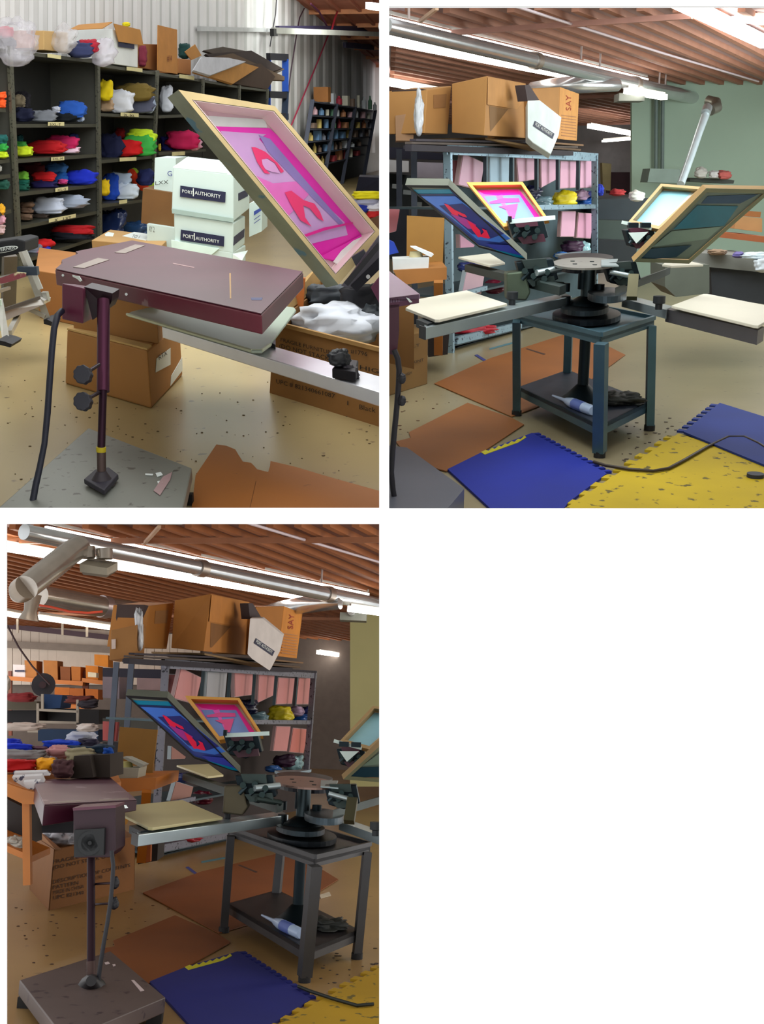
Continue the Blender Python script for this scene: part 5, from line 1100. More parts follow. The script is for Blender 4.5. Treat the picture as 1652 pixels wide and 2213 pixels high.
# ---------------- workshop 2 only ----------------
R = R2
D = R.dp
GW = mat((158, 182, 164), .7, 0, .06, 1)
struct(R, 'wall_back', MB().slab([D(820, 235, 31), D(1420, 235, 31), D(1420, 560, 31), D(820, 560, 31)], V((0, .05, 0))), mat((128, 128, 134), .7))
struct(R, 'wall_side', MB().slab([D(1366, 120, 19), D(1762, 120, 19), D(1762, 620, 19), D(1366, 620, 19)], V((0, .1, 0))), GW)
t = Thing(R, 'wall_pipe', 'pair of grey pipes running down the green wall', 'pipe', D(1426, 390, 18.8))
for x in (1419, 1433): t.part('pipe', MB().tube([D(x, 215, 18.9), D(x - 1, 390, 18.9)], .03, 8), mat((104, 122, 118), .5))
t = Thing(R, 'down_pipe', 'silver flexible pipe slanting down from the duct end', 'pipe', D(1472, 398, 15))
t.part('pipe', MB().tube([D(1530, 236, 16), D(1511, 288, 15.7), D(1493, 340, 15.4), D(1472, 398, 15)], [.055, .05, .05, .05], 12), mat((190, 206, 212), .35, .3))
t.part('elbow', MB().tube([D(1530, 218, 16.5), D(1548, 222, 16.4), D(1550, 232, 16.2), D(1536, 238, 16.1)], .075, 12), metal((130, 130, 120), .4))
t.part('collar', MB().tube([D(1530, 232, 16), D(1526, 244, 15.9)], .065, 12), metal((190, 200, 204), .3))
detail_boxes(R, [('counter', 'dark counter cabinet behind the rack post', 'counter', [(1288, 432), (1404, 428), (1392, 476), (1288, 474)], 15, 1.5, (46, 56, 62)),
    ('counter', 'greenish lower cabinet beneath the dark counter', 'cabinet', [(1288, 476), (1385, 478), (1378, 520), (1288, 516)], 14.6, 1.2, (62, 76, 70)),
    ('counter', 'near black cabinet low behind the press disc', 'cabinet', [(1292, 518), (1380, 522), (1372, 570), (1292, 566)], 14.2, 1.0, (32, 40, 44)),
    ('cabinet', 'grey green cabinet beyond the right platen', 'cabinet', [(1438, 574), (1534, 572), (1534, 634), (1462, 642), (1438, 620)], 9.0, .5, (92, 98, 88)),
    ('desk', 'long grey desk at the right edge', 'desk', [(1484, 545), (1665, 556), (1665, 590), (1500, 574)], 9.6, 1.0, (122, 124, 118)),
    ('cabinet', 'dark grey drawer front under the desk', 'cabinet', [(1536, 572), (1665, 584), (1665, 660), (1540, 640)], 9.7, .8, (56, 60, 66)),
    ('shelf_plank', 'orange edged plank shelf above the desk', 'shelf', [(1540, 500), (1665, 512), (1665, 526), (1546, 512)], 10.4, .8, (170, 96, 56)),
    ('cardboard_box', 'light brown carton on the orange edged shelf', 'box', [(1592, 466), (1648, 472), (1648, 502), (1588, 494)], 10.6, .5, (190, 146, 96)),
    ('cardboard_box', 'smaller brown carton lying on the light carton', 'box', [(1622, 456), (1646, 458), (1644, 470), (1618, 468)], 10.8, .3, (160, 106, 60)),
    ('wall_shelf', 'dark wall shelf loaded with jars on the green wall', 'shelf', [(1492, 384), (1566, 386), (1588, 390), (1586, 397), (1492, 392)], 18, .6, (60, 66, 60)),
    ('cabinet', 'red and brown bookcase beside the wall corner', 'bookcase', [(1322, 372), (1362, 372), (1362, 420), (1322, 418)], 20, .5, (70, 44, 56)),
    ('roller', 'upright cardboard tube near the bookcase', 'tube', [(1302, 352), (1322, 354), (1320, 412), (1304, 410)], 19.5, .2, (130, 116, 78)),
    ('machine_box', 'dark machine frame on the bench by the pipes', 'machine', [(1406, 364), (1470, 366), (1476, 396), (1400, 394)], 17.5, .5, (120, 138, 130)),
    ])
for x0, y0, x1, y1, Y, col, lb, nm, cat in [(1360, 412, 1394, 436, 13.6, (220, 226, 222), 'white cloth on the dark counter', 'cloth_bundle', 'cloth'), (1290, 400, 1306, 424, 14, (26, 50, 170), 'blue bag beside the rack post', 'bag', 'bag'), (1318, 408, 1352, 424, 14.5, (170, 50, 52), 'red and pink cloth under the bookcase', 'cloth_bundle', 'cloth'),
        (1502, 362, 1530, 386, 17.8, (190, 190, 184), 'white jars on the wall shelf', 'jar', 'jar'), (1532, 368, 1556, 386, 17.8, (200, 200, 200), 'pale tub on the wall shelf', 'tub', 'tub'), (1550, 368, 1582, 388, 17.8, (186, 96, 90), 'red tub on the wall shelf', 'tub', 'tub'),
        (1584, 544, 1610, 558, 9.4, (110, 100, 160), 'violet cloth on the long desk', 'cloth_bundle', 'cloth'), (1604, 544, 1664, 562, 9.3, (214, 226, 232), 'white papers heaped on the long desk', 'paper_heap', 'paper'), (1630, 556, 1668, 590, 9.2, (206, 214, 220), 'white cloth hanging over the desk front', 'cloth_bundle', 'cloth'), (1530, 538, 1572, 552, 9.5, (150, 124, 100), 'tan rag on the long desk', 'rag', 'cloth')]:
    cloth(R, x0, y0, x1, y1, D((x0 + x1) / 2, (y0 + y1) / 2, Y), col, lb, nm, cat, amp=.2, e=.8)
# left background clutter behind the rack
detail_boxes(R, [('cardboard_box', 'small brown carton at the left end of the rack top', 'box', [(855, 250), (896, 244), (894, 304), (856, 304)], 10.4, .4, (160, 122, 88)),
    ('machine_box', 'pale machine hood behind the rack at the left edge', 'machine', [(838, 345), (884, 348), (884, 372), (838, 372)], 14, .8, (186, 190, 196)),
    ('machine_box', 'lilac grey machine panel behind the rack', 'machine', [(900, 350), (958, 352), (958, 386), (900, 384)], 14, .8, (158, 156, 172)),
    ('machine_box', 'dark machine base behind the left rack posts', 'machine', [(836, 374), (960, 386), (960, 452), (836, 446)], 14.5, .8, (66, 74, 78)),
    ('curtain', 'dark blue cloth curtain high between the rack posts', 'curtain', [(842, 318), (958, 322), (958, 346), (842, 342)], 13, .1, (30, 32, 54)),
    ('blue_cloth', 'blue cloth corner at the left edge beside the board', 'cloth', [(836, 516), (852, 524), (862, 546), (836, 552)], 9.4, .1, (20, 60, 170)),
    ('machine_box', 'dark crate behind the pink coral screen', 'crate', [(836, 448), (884, 452), (884, 560), (836, 560)], 12, .5, (44, 46, 58))])
for i, (x, y) in enumerate([(848, 402), (872, 415), (905, 408), (932, 430), (950, 412), (890, 440)]):
    solo(R, 'machine_rail', ['left pale', 'lower left pale', 'middle pale', 'lower right pale', 'right pale', 'lowest pale'][i] + ' metal rail of the machine behind the rack', 'rail', MB().bar(D(x, y, 13.5), D(x + 22, y + 2, 13.5), .05), metal((150, 156, 156), .4))
# cartons and dryer at the left edge
b, tt = floor_box(R, (838, 862), (925, 832), (900, 812), (838, 722))
a_, c_ = R.fl(840, 856), R.fl(924, 830); h_ = R.zat(c_, 921, 714); e_ = V((0, .5, 0))
t = carton(R, 'cardboard_box', 'brown carton standing behind the dryer at the left edge', [a_, c_, c_ + e_, a_ + e_], [V((p.x, p.y, h_)) for p in (a_, c_, c_ + e_, a_ + e_)], (124, 92, 46), tape=False)
nf = V((0, 1, 0)); Qf = lambda x, y: R.pl(x, y, a_, (c_ - a_).cross(V((0, 0, 1))).normalized())
for s, x0, y0, x1, y1 in [('E 1 LT', 870, 757, 908, 748), ('NISE KINT', 870, 792, 916, 780), ('4 HIGH', 872, 814, 890, 808)]: lettering(R, t.part, s, Qf, x0, y0, x1, y1, x0, y0 - 6, INK, .02)
detail_boxes(R, [('cardboard_box', 'orange brown carton just below the maroon dryer head', 'box', [(850, 668), (892, 690), (890, 716), (852, 714)], 7.6, .4, (150, 96, 34)),
                 ('dark_crate', 'dark crate between the carton and the rack foot', 'crate', [(926, 722), (972, 716), (968, 766), (926, 772)], 9.2, .5, (36, 28, 26))])
t = Thing(R, 'flash_dryer', 'maroon flash dryer cut off by the left edge of its view', 'dryer', R.fl(860, 1060))
Y = 5.0
t.part('heater_head', MB().slab([D(833, 645, Y), D(842, 644, Y), D(906, 636, Y), D(906, 655, Y), D(833, 668, Y)], V((0, .02, 0))), mat((74, 20, 52), .4))
hz_ = D(906, 636, Y).z
t.part('head_top', MB().slab([D(833, 646, Y), D(908, 636, Y), R.fl(842, 586, hz_), R.fl(833, 584, hz_)], V((0, 0, -.02))), mat((140, 110, 136), .3, 0, .1))
t.part('paint_splash', patch(R, [D(x, y, Y) for x, y in [(878, 643), (884, 645), (892, 653), (886, 654)]], .01), PAPER)
t.part('control_box', MB().slab([D(833, 660, Y), D(863, 658, Y), D(863, 715, Y), D(858, 768, Y), D(833, 764, Y)], V((0, .15, 0))), mat((66, 18, 40), .4))
t.part('power_hose', MB().tube([D(x, y, Y - .05) for x, y in [(852, 756), (860, 775), (863, 800), (862, 830), (858, 880), (853, 930), (849, 975), (846, 1020), (850, 1060), (858, 1104)]], .013, 8), mat((22, 20, 30), .5))
for y in (818, 866): t.part('knob', MB().blob(D(869, y, Y - .06), R.r * .018, R.f * .02, R.u * .024, y, amp=.1, e=.9), mat((22, 22, 30), .5))
bz = .12
t.part('weighted_base', MB().slab([R.fl(833, 962, bz), R.fl(880, 967, bz), R.fl(1004, 1056, bz), R.fl(960, 1108, bz), R.fl(833, 1108, bz)], V((0, 0, -.12))), mat((96, 98, 108), .4, .2, .15, 2))

# ---------------- workshop 3 only ----------------
R = R3; D = R.dp
struct(R, 'wall_side', MB().slab([D(757, 1290, 18), D(1300, 1290, 18), D(1300, 1700, 18), D(757, 1700, 18)], V((0, .1, 0))), mat((176, 172, 120), .7, 0, .06, 1))
wl = struct(R, 'wall_back', MB().slab([D(-70, 1300, 27), D(900, 1330, 27), D(900, 1700, 27), D(-70, 1700, 27)], V((0, .05, 0))), mat((112, 100, 92), .7))
for i in range(24):
    x = 10 + i * 19.4 * (1 - i * .004)
    child(wl, 'wall_panel', MB().slab([D(x, 1352 + i * .9, 26.95), D(x + 18.3, 1353 + i * .9, 26.95), D(x + 18.3, 1480, 26.95), D(x, 1480, 26.95)], V((0, -.05, 0))), mat((222, 206, 190), .6, 0, .06))
child(wl, 'girt', MB().bar(D(8, 1392, 26.8), D(240, 1404, 26.8), .08, .16), mat((142, 128, 116), .6)); child(wl, 'girt', MB().bar(D(8, 1352, 26.6), D(240, 1378, 26.6), .1, .12), mat((84, 62, 72), .6))
FOIL = metal((186, 178, 168), .22, var=.15, scale=6, bump=.3)
t = Thing(R, 'foil_duct', 'fat diagonal foil duct dropping to the left under the ceiling', 'duct', D(100, 1240, 9))
t.part('duct_pipe', MB().tube([D(172, 1182, 9.6), D(150, 1196, 9.4), D(100, 1236, 9.0), D(56, 1270, 8.7)], [.1, .105, .105, .1], 20), FOIL)
t.part('end_elbow', MB().tube([D(58, 1268, 8.7), D(46, 1276, 8.75), D(40, 1284, 8.9)], [.1, .1, .07], 18), metal((150, 136, 120), .35))
t = Thing(R, 'foil_duct', 'horizontal foil duct running behind the left cartons', 'duct', D(200, 1300, 15))
t.part('duct_pipe', MB().tube([D(84, 1288, 13), D(150, 1300, 13.6), D(220, 1311, 14.2), D(320, 1326, 15)], [.13, .14, .13, .14], 18), FOIL)
t.part('tape_band', MB().tube([D(218, 1310, 14.2), D(232, 1313, 14.3)], .145, 18), metal((196, 184, 184), .3))
t = Thing(R, 'ceiling_vent', 'square grey box vent hanging beneath the duct junction at left', 'vent', D(214, 1240, 9.6))
t.part('vent_box', MB().hexa([D(173, 1236, 9.3), D(232, 1243, 9.2), D(255, 1232, 9.7), D(196, 1222, 9.8)], [D(172, 1218, 9.3), D(231, 1228, 9.2), D(255, 1215, 9.7), D(195, 1205, 9.8)]), mat((150, 142, 124), .5))
t.part('vent_flange', MB().hexa([D(180, 1242, 9.3), D(230, 1248, 9.25), D(248, 1238, 9.6), D(198, 1228, 9.7)], [D(176, 1236, 9.3), D(231, 1243, 9.2), D(252, 1232, 9.7), D(196, 1224, 9.8)]), mat((96, 84, 66), .5))
t.part('neck', MB().tube([D(190, 1182, 9.6), D(192, 1206, 9.6)], .06, 12), FOIL); t.part('neck', MB().tube([D(226, 1186, 9.6), D(226, 1208, 9.6)], .07, 12), FOIL)
t = Thing(R, 'hanging_vent', 'small cone shaped vent hanging at the far left below the ducts', 'vent', D(64, 1340, 12))
t.part('neck', MB().tube([D(72, 1285, 12), D(66, 1320, 12), D(62, 1340, 12)], [.09, .07, .11], 12), metal((132, 122, 110), .4))
EM = mat((255, 246, 226), .5, emit=4)
for lb, a, b in [('glowing strip light left of the cone vent', (6, 1325), (52, 1333)), ('long glowing strip light above the far panelled wall', (84, 1334), (262, 1360)), ('glowing strip light at the left edge above the foil duct', (4, 1236), (40, 1252))]:
    t = Thing(R, 'fluorescent_light', lb, 'light', D(*a, 16)); t.part('lit_tube', MB().bar(D(*a, 16), D(*b, 17.5), .06, .07), EM); t.part('housing', MB().bar(D(*a, 16) + V((0, 0, .06)), D(*b, 17.5) + V((0, 0, .06)), .04, .04), mat((190, 180, 170), .5))
solo(R, 'red_cable', 'red cable sagging below the horizontal foil duct', 'cable', MB().tube([D(x, y, 12.6) for x, y in [(84, 1308), (110, 1312), (150, 1322), (190, 1325), (222, 1322)]], .014, 6), mat((180, 60, 30), .5))
solo(R, 'black_cable', 'black cable slanting down to the round fan at far left', 'cable', MB().tube([D(x, y, 11) for x, y in [(16, 1352), (40, 1398), (70, 1440), (108, 1480)]], .010, 6), mat((50, 22, 24), .5))
for i, x in enumerate((38, 135, 188)): solo(R, 'light_hanger', ['leftmost', 'middle', 'right'][i] + ' white hanger strap of the far strip light', 'hanger', MB().bar(D(x, 1338 + i * 6, 17), D(x, 1368 + i * 4, 17), .03), mat((190, 176, 160), .6))
# far shelving with cartons
t = Thing(R, 'pallet_shelf', 'orange wooden shelving against the far panelled wall', 'shelf', D(130, 1560, 22))
OW = mat((176, 100, 30), .6)
for a, b in [((22, 1466), (186, 1478)), ((184, 1470), (244, 1478)), ((110, 1524), (190, 1530))]: t.part('plank', MB().bar(D(*a, 22), D(*b, 22), .5, .08), OW)
for x in (22, 182, 188): t.part('post', MB().bar(D(x, 1450, 22), D(x + 1, 1590, 22), .06), mat((110, 50, 26), .6))
IT = [('white_carton', 'white carton with a dark printed line on the far shelf', 'box', [(28, 1436), (55, 1437), (55, 1465), (29, 1463)], (206, 196, 196)), ('cardboard_box', 'tall brown carton behind the black cable on the far shelf', 'box', [(53, 1427), (79, 1428), (79, 1470), (54, 1468)], (160, 102, 48)),
      ('cardboard_box', 'tall brown carton with pale labels in the middle of the far shelf', 'box', [(94, 1427), (124, 1428), (125, 1472), (95, 1470)], (158, 100, 44)), ('cardboard_box', 'low open carton with a dark inside on the far shelf', 'box', [(130, 1440), (152, 1441), (152, 1474), (131, 1472)], (120, 66, 28)),
      ('cardboard_box', 'plain brown carton right of the open one on the far shelf', 'box', [(154, 1440), (174, 1441), (174, 1472), (155, 1471)], (166, 98, 36)), ('cardboard_box', 'bright orange brown carton at the right end of the far shelf', 'box', [(185, 1438), (212, 1440), (212, 1476), (186, 1474)], (190, 112, 30)),
      ('cardboard_box', 'orange carton partly hidden high behind the rack corner', 'box', [(204, 1414), (234, 1416), (234, 1442), (204, 1438)], (196, 120, 34)), ('cardboard_box', 'wide orange carton under the far shelf', 'box', [(118, 1485), (150, 1486), (150, 1524), (118, 1522)], (164, 88, 16)),
      ('cardboard_box', 'orange carton beside the wide one under the far shelf', 'box', [(150, 1487), (180, 1488), (180, 1526), (151, 1525)], (152, 80, 20)), ('cardboard_box', 'orange carton under the far shelf next to the rack post', 'box', [(184, 1488), (212, 1490), (212, 1512), (185, 1510)], (160, 84, 18))]
for nm, lb, cat, q, col in IT:
    p = [D(x, y, 21.8) for x, y in q]; o = solo(R, nm, lb, cat, MB().slab(p, V((0, .4, 0))), mat(col, .8, 0, .12), group='boxes on the far shelf')
    if nm == 'white_carton':
        child(o, 'printed_line', patch(R, [D(x, y, 21.8) for x, y in [(32, 1448), (53, 1448), (53, 1452), (32, 1452)]], .05), NAVY)
solo(R, 'small_carton', 'white carton pair sitting before the bright orange carton', 'box', MB().slab([D(x, y, 21.5) for x, y in [(190, 1452), (208, 1454), (208, 1464), (190, 1463)]], V((0, .2, 0))), mat((206, 196, 170), .7))
t = Thing(R, 'pedestal_fan', 'dark round fan in front of the far shelf', 'fan', D(94, 1500, 16))
t.part('guard', MB().tube([D(94, 1480, 16), D(94, 1480, 16.15)], [.165, .15], 22), mat((44, 40, 46), .6)); t.part('motor', MB().tube([D(92, 1480, 15.9), D(92, 1480, 16.0)], .05, 12), mat((60, 34, 40), .5)); t.part('stem', MB().tube([D(92, 1500, 16.1), D(92, 1560, 16.1)], .02, 8), mat((40, 36, 40), .5))
detail_boxes(R, [('machine_box', 'blue machine cover in the middle distance', 'machine', [(93, 1500), (135, 1502), (130, 1530), (96, 1532)], 14.5, .5, (22, 58, 104)), ('machine_box', 'khaki machine bed at the left edge', 'machine', [(8, 1514), (80, 1516), (80, 1534), (8, 1534)], 14.2, .6, (90, 82, 66)),
    ('machine_box', 'black machine underside below the khaki bed', 'machine', [(8, 1535), (78, 1535), (78, 1562), (8, 1562)], 14.3, .6, (18, 14, 18)), ('machine_box', 'dark conveyor body behind the metal rails', 'machine', [(82, 1530), (214, 1534), (214, 1565), (82, 1563)], 14.8, .6, (34, 32, 34)),
    ('cabinet', 'dark blue cabinet behind the clothes table', 'cabinet', [(82, 1576), (212, 1578), (212, 1604), (82, 1602)], 13.4, .5, (14, 44, 76)), ('machine_box', 'grey machine bench behind the rack posts', 'machine', [(222, 1552), (345, 1558), (345, 1580), (222, 1580)], 14.2, .6, (80, 80, 74)),
    ('machine_box', 'lilac grey machine hood behind the rack posts', 'machine', [(222, 1455), (258, 1458), (258, 1510), (222, 1508)], 14, .6, (124, 112, 120)), ('curtain', 'dark curtain high between the rack posts', 'curtain', [(222, 1443), (350, 1447), (350, 1466), (222, 1462)], 13, .1, (28, 26, 44)),
    ('machine_box', 'pale pink machine hood by the bottle behind the rack', 'machine', [(296, 1464), (350, 1466), (350, 1492), (296, 1490)], 14, .6, (140, 116, 116)), ('pink_screen', 'coral red panel between the rack posts', 'panel', [(222, 1559), (254, 1561), (250, 1602), (222, 1600)], 12.4, .1, (168, 78, 76)),
    ('crate', 'dark block filling the space below the machines behind the rack', 'crate', [(222, 1604), (345, 1606), (345, 1650), (222, 1650)], 13, .3, (36, 34, 40))])  # last item is a plain dark block put into the open space
for x0, y0, x1, y1, Y, col, lb, nm, cat in [(14, 1498, 80, 1518, 14, (130, 36, 38), 'red hanging garments on the machine at far left', 'garment', 'cloth'), (140, 1504, 205, 1522, 14.2, (110, 50, 44), 'reddish tangled parts on the conveyor', 'machine_parts', 'parts'), (170, 1512, 212, 1532, 14, (46, 40, 48), 'dark tangled parts beside the rack post', 'machine_parts', 'parts'),
        (-4, 1562, 92, 1580, 12.8, (186, 170, 160), 'pale cloth draped over the machine at left', 'dust_cover', 'cover'), (166, 1564, 212, 1582, 12.8, (196, 186, 180), 'white cloth over the machine beside the rack post', 'dust_cover', 'cover'), (-2, 1460, 22, 1498, 17, (190, 180, 170), 'white pillow like object at the left edge', 'cushion', 'cushion')]:
    cloth(R, x0, y0, x1, y1, D((x0 + x1) / 2, (y0 + y1) / 2, Y), col, lb, nm, cat, amp=.25, e=.7)
for i, (a, b) in enumerate([((80, 1534), (170, 1538)), ((82, 1560), (166, 1562)), ((82, 1520), (82, 1562)), ((168, 1512), (168, 1562)), ((92, 1500), (92, 1532)), ((60, 1580), (170, 1582))]):
    solo(R, 'machine_rail', ['upper', 'lower', 'left upright', 'right upright', 'short upright', 'lowest'][i] + ' pale metal rail of the conveyor frame', 'rail', MB().bar(D(*a, 14), D(*b, 14), .03), metal((150, 138, 124), .4))
# clothes table
WT = mat((176, 104, 34), .5, 0, .15, 4)
t = Thing(R, 'worktable', 'orange wooden table under the clothes at the left edge', 'table', D(60, 1840, 7.0))
t.part('table_top', MB().slab([D(-40, 1648, 9.0), D(240, 1640, 9.4), D(262, 1690, 8.2), D(80, 1712, 7.0), D(-40, 1672, 7.0)], V((0, 0, -.03))), WT)
t.part('apron', MB().slab([D(-40, 1674, 6.98), D(50, 1706, 6.98), D(82, 1714, 6.98), D(82, 1738, 6.98), D(50, 1738, 6.98), D(-40, 1694, 6.98)], V((0, .04, 0))), WT)
t.part('leg', MB().bar(D(58, 1736, 7.05), D(60, 1912, 7.05), .045), WT); t.part('lower_shelf', MB().slab([D(-40, 1804, 7.1), D(56, 1845, 7.05), D(68, 1850, 7.05), D(68, 1864, 7.05), D(-40, 1818, 7.1)], V((0, .4, 0))), WT)
solo(R, 'plastic_bag', 'grey plastic bag on the lower shelf of the wooden table', 'bag', MB().blob(D(34, 1822, 7.2), R.r * .06, R.f * .08, R.u * .03, 4.4, amp=.4), mat((180, 176, 164), .3))
CL3 = [(-2, 1596, 48, 1618, (14, 40, 170), 'royal blue shirt at the back left of the clothes table'), (-2, 1606, 72, 1630, (20, 50, 196), 'long royal blue shirt in front of the other at left'), (96, 1598, 172, 1622, (10, 60, 190), 'blue shirt lying in the middle of the clothes table'),
       (144, 1582, 212, 1606, (180, 182, 196), 'silver plastic bag heaped beside the rack post'), (170, 1596, 216, 1620, (34, 28, 50), 'dark navy heap under the silver bag'), (-2, 1620, 100, 1646, (128, 124, 124), 'grey shirts spread across the clothes table'), (150, 1610, 246, 1640, (14, 40, 60), 'dark teal cloth along the back of the black cartons'),
       (66, 1612, 106, 1626, (96, 60, 76), 'plum and grey striped cloth behind the grey shirts'), (100, 1612, 164, 1640, (186, 130, 130), 'pink printed cloth in the middle of the table'), (140, 1616, 208, 1650, (150, 140, 110), 'beige patterned cloth against the black cartons'), (-2, 1640, 76, 1670, (178, 8, 12), 'red shirt pile at the front left of the table'),
       (76, 1638, 120, 1668, (232, 158, 14), 'golden yellow shirt beside the red pile'), (104, 1634, 124, 1660, (120, 110, 120), 'grey cloth corner beside the yellow shirt'), (112, 1642, 160, 1682, (72, 40, 44), 'dark plum cloth hanging beside the black cartons'), (222, 1616, 246, 1648, (8, 70, 160), 'bright blue cloth between black cartons and board')]
for x0, y0, x1, y1, col, lb in CL3: cloth(R, x0, y0, x1, y1, D((x0 + x1) / 2, (y0 + y1) / 2, 8.2 - (y1 - 1620) * .012), col, lb, amp=.22)
for lb, q, Y in [('black open carton at the end of the clothes table', [(160, 1634), (194, 1632), (202, 1680), (152, 1682)], 7.5), ('black carton beside the open one at the table end', [(194, 1632), (238, 1630), (238, 1680), (202, 1680)], 7.6)]:
    solo(R, 'black_carton', lb, 'box', MB().slab([D(x, y, Y) for x, y in q], V((0, .4, 0))), mat((38, 26, 18), .8))
for i, q in enumerate([[(28, 1670), (100, 1668), (108, 1676), (30, 1678)], [(26, 1680), (90, 1676), (96, 1690), (58, 1704), (30, 1688)], [(50, 1690), (86, 1688), (72, 1706), (56, 1704)]]):
    solo(R, 'paper_stack', ['upper sheet of white paper on the wooden table', 'spread white papers with dark print on the wooden table', 'lowest white sheet at the corner of the wooden table'][i], 'paper', MB().slab([D(x, y, 7.25 - i * .1) for x, y in q], V((0, .02, .012))), mat((204, 200, 200), .7, speck=(60, 60, 80), sk=.56, sscale=22))
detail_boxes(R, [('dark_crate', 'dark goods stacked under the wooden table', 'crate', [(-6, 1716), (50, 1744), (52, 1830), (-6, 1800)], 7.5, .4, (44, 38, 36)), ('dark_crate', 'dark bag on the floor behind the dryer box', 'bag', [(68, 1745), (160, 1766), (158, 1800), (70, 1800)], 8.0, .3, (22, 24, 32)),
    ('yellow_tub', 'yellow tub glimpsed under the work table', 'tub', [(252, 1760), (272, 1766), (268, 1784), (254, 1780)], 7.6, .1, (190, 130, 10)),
    ('dark_crate', 'dark block filling the gap behind the beam end', 'crate', [(296, 1824), (342, 1818), (340, 1860), (298, 1868)], 9.5, .3, (26, 20, 18)), ('wooden_leg', 'orange table leg behind the beam end', 'table leg', [(314, 1822), (326, 1821), (325, 1862), (315, 1864)], 9.3, .05, (150, 76, 20))])  # dark block put into the gap, with the table leg before it
# FRAGILE carton
a, c_, s_ = R.fl(105, 1968), R.fl(291, 1922), R.fl(64, 1922)
h = R.zat(a, 104, 1836); bq = [a, c_, c_ + s_ - a, s_]; tq = [V((p.x, p.y, h)) for p in bq]
nf = (c_ - a).cross(V((0, 0, 1))).normalized(); PF3 = lambda x, y: R.pl(x, y, a, nf); ns = (s_ - a).cross(V((0, 0, 1))).normalized()
t = Thing(R, 'open_carton', 'open furniture carton with printed warnings behind the dryer pole', 'box', a)
CM3 = mat((122, 76, 28), .8, 0, .08)
tq[1] = PF3(292, 1808); tq[3] = R.pl(66, 1802, a, ns)
ctr = sum(bq, V()) / 4
for k in range(4):
    k2 = (k + 1) % 4; i_ = (ctr - (bq[k] + bq[k2]) / 2).normalized() * .012
    t.part('panel', MB().slab([bq[k], bq[k2], tq[k2], tq[k]], i_), CM3)
t.part('flap', MB().slab([tq[0], tq[3], tq[3] + V((.03, .0, .05)), tq[0] + V((.04, .02, .0))], V((.01, 0, 0))), mat((140, 92, 44), .8))
for s, x0, y0, x1, y1 in [('FRAGILE FURNITURE', 115, 1867, 250, 1838), ('(DO NOT STACK OVER', 115, 1879, 250, 1850), ('DESCRIPTION OF CONTENTS', 115, 1910, 282, 1873), ('PATTERN', 115, 1922, 170, 1911), ('MADE IN CHINA', 116, 1933, 182, 1919), ('UPC 821340', 116, 1944, 182, 1932), ('# 1796', 200, 1904, 222, 1898)]:
    lettering(R, t.part, s, PF3, x0, y0, x1, y1, x0, y0 - 8, mat((50, 30, 14), .8), .01)
cloth(R, 88, 1788, 166, 1832, lerp(tq[0], tq[2], .4), (196, 198, 206), 'crumpled white cloth in the open furniture carton behind the pole', 'rag', 'cloth', amp=.42, e=.75, fold=.1, depth=.15, m=mat((196, 198, 206), .7, bump=.5))
# dryer
Y = 5.75
t = Thing(R, 'flash_dryer', 'maroon flash dryer on a pole with a square motor box, seen from behind', 'dryer', R.fl(196, 2135))
MAR3 = mat((56, 12, 30), .35, 0, .2, 2.2, speck=(100, 80, 84), sk=.72, sscale=12)
PZ = R.dp(95, 1741, Y).z
tp = [R.fl(95, 1741, PZ), R.fl(296, 1730, PZ), R.fl(236, 1679, PZ), R.fl(72, 1688, PZ)]
t.part('heater_head', MB().hexa([p - V((0, 0, .1 if i in (0, 3) else .055)) for i, p in enumerate(tp)], tp), MAR3, bevel=.004)
t.part('head_top', MB().slab([lerp(p, sum(tp, V()) / 4, .01) + V((0, 0, .002)) for p in tp], V((0, 0, .003))), mat((100, 68, 80), .35, 0, .2, 3, speck=(150, 130, 140), sk=.62, sscale=6))
for q in ([(108, 1733), (174, 1729), (174, 1732), (108, 1736)], [(215, 1728), (278, 1724), (279, 1727), (216, 1731)]): t.part('vent_strip', patch(R, [R.fl(x, y, PZ + .006) for x, y in q], .006), GR)
Q = lambda x, y, d=0.0: R.dp(x, y, Y + d)
t.part('paint_splash', patch(R, [Q(x, y, -.02) for x, y in [(268, 1740), (273, 1740), (277, 1746), (270, 1747)]], .02), PAPER)
t.part('control_box', MB().slab([Q(158, 1748), Q(250, 1744), Q(250, 1838), Q(238, 1853), Q(160, 1854)], V((0, .22, 0))), mat((42, 8, 26), .5), bevel=.004)
t.part('box_lid', MB().slab([Q(157, 1746, -.02), Q(250, 1740, -.02), Q(250, 1746, -.02), Q(158, 1752, -.02)], V((0, .2, 0))), mat((90, 44, 62), .4))
g = t.part('motor_grille', MB().slab([Q(160, 1794, -.03), Q(226, 1790, -.03), Q(224, 1848, -.03), Q(160, 1852, -.03)], V((0, .03, 0))), mat((24, 26, 28), .6))
for r_ in (.058, .042, .026): t.part('grille_ring', MB().tube([Q(194, 1822, -.035 - .003), Q(194, 1822, -.03)], r_, 24), mat((24 + int((.06 - r_) * 500), 27 + int((.06 - r_) * 500), 30 + int((.06 - r_) * 500)), .5), parent=g)
t.part('grille_hub', MB().tube([Q(194, 1822, -.05), Q(194, 1822, -.03)], .01, 12), mat((14, 16, 20), .5), parent=g)
base_pt = R.fl(197, 2135, .1)
dY = base_pt.y - Y
t.part('pole', MB().tube([Q(197, 1854, .1), R.dp(197, 1960, Y + dY * .4 + .05), R.dp(197, 2080, Y + dY * .8)], .0155 * 1.3, 12), metal((40, 20, 28), .5)); t.part('pole_collar', MB().tube([R.dp(197, 2076, Y + dY * .8), R.dp(198, 2125, Y + dY)], .022, 12), metal((84, 66, 62), .5, speck=(160, 150, 150), sk=.65, sscale=30))
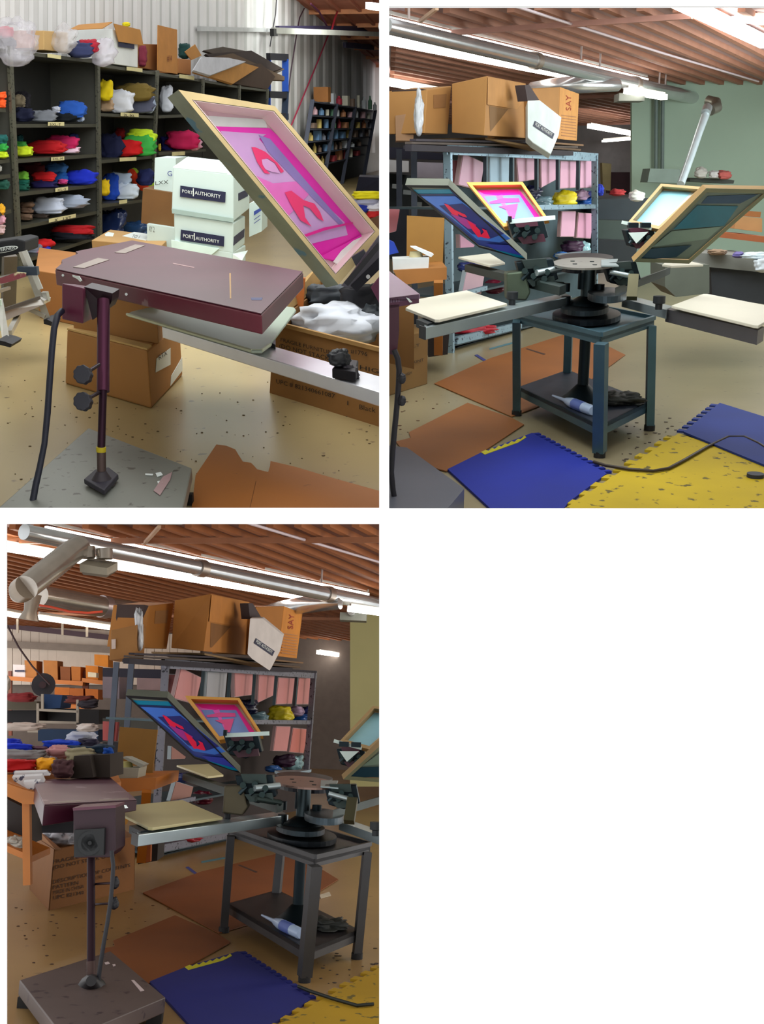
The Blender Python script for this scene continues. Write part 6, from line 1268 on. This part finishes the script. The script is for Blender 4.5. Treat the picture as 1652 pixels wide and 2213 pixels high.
t.part('flange', MB().tube([R.fl(197, 2138, .1), R.fl(197, 2132, .115), R.fl(197, 2120, .16)], [.075, .06, .025], 14), mat((24, 20, 24), .5))
for kx, ky in [(248, 1908), (247, 1952)]:
    g = t.part('knob', MB().blob(R.dp(kx, ky, Y - .02), R.r * .022, R.f * .022, R.u * .03, kx, amp=.12, e=.9), mat((18, 18, 26), .5))
    t.part('knob_stem', MB().tube([R.dp(kx, ky, Y - .02), R.dp(200, ky + 3, Y + .1)], .006, 8), metal((50, 30, 36), .4), parent=g)
t.part('power_hose', MB().tube([R.dp(x, y, Y + (y - 1840) / 300 * dY * .9 - .06) for x, y in [(241, 1838), (245, 1870), (243, 1905), (240, 1940), (233, 1990), (224, 2040), (216, 2090), (213, 2120), (214, 2150), (220, 2185), (226, 2225)]], .0105, 8), mat((22, 22, 30), .5), label='black flexible power hose')
bz = .12
bq = [R.fl(42, 2118, bz), R.fl(239, 2055, bz), R.fl(358, 2155, bz)]; bq.append(bq[0] + bq[2] - bq[1]); bq = [bq[0], bq[1], bq[2], bq[3]]
t.part('weighted_base', MB().slab(bq, V((0, 0, -.07))), mat((84, 70, 66), .5, .1, .25, 1.6, speck=(60, 46, 48), sk=.62, sscale=14), bevel=.005)
cb_ = sum(bq, V()) / 4
for p in bq:
    p = lerp(p, cb_, .12); t.part('caster', MB().box(V((p.x, p.y, 0)), .07, .05, .05), mat((16, 14, 16), .6))
for q in ([(226, 2080), (234, 2078), (238, 2082), (229, 2084)], [(243, 2084), (249, 2083), (250, 2086), (245, 2088)], [(284, 2118), (290, 2118), (312, 2140), (304, 2142)]): t.part('paint_spot', patch(R, [R.fl(x, y, bz + .002) for x, y in q], .004), mat((190, 170, 168), .6))
debris(R, lambda r: (r.uniform(15, 330), r.uniform(1960, 2120)), 40, 'dark specks on the floor around the dryer in the lower left view', (70, 44, 30))
solo(R, 'cloth_bundle', 'yellow brown floor tape corner near the right table leg', 'tape', MB().slab([R.fl(x, y, .002) for x, y in [(690, 1935), (712, 1928), (716, 1936), (694, 1942)]], V((0, 0, .003))), mat((190, 180, 160), .7)).name = 'paper_scrap'
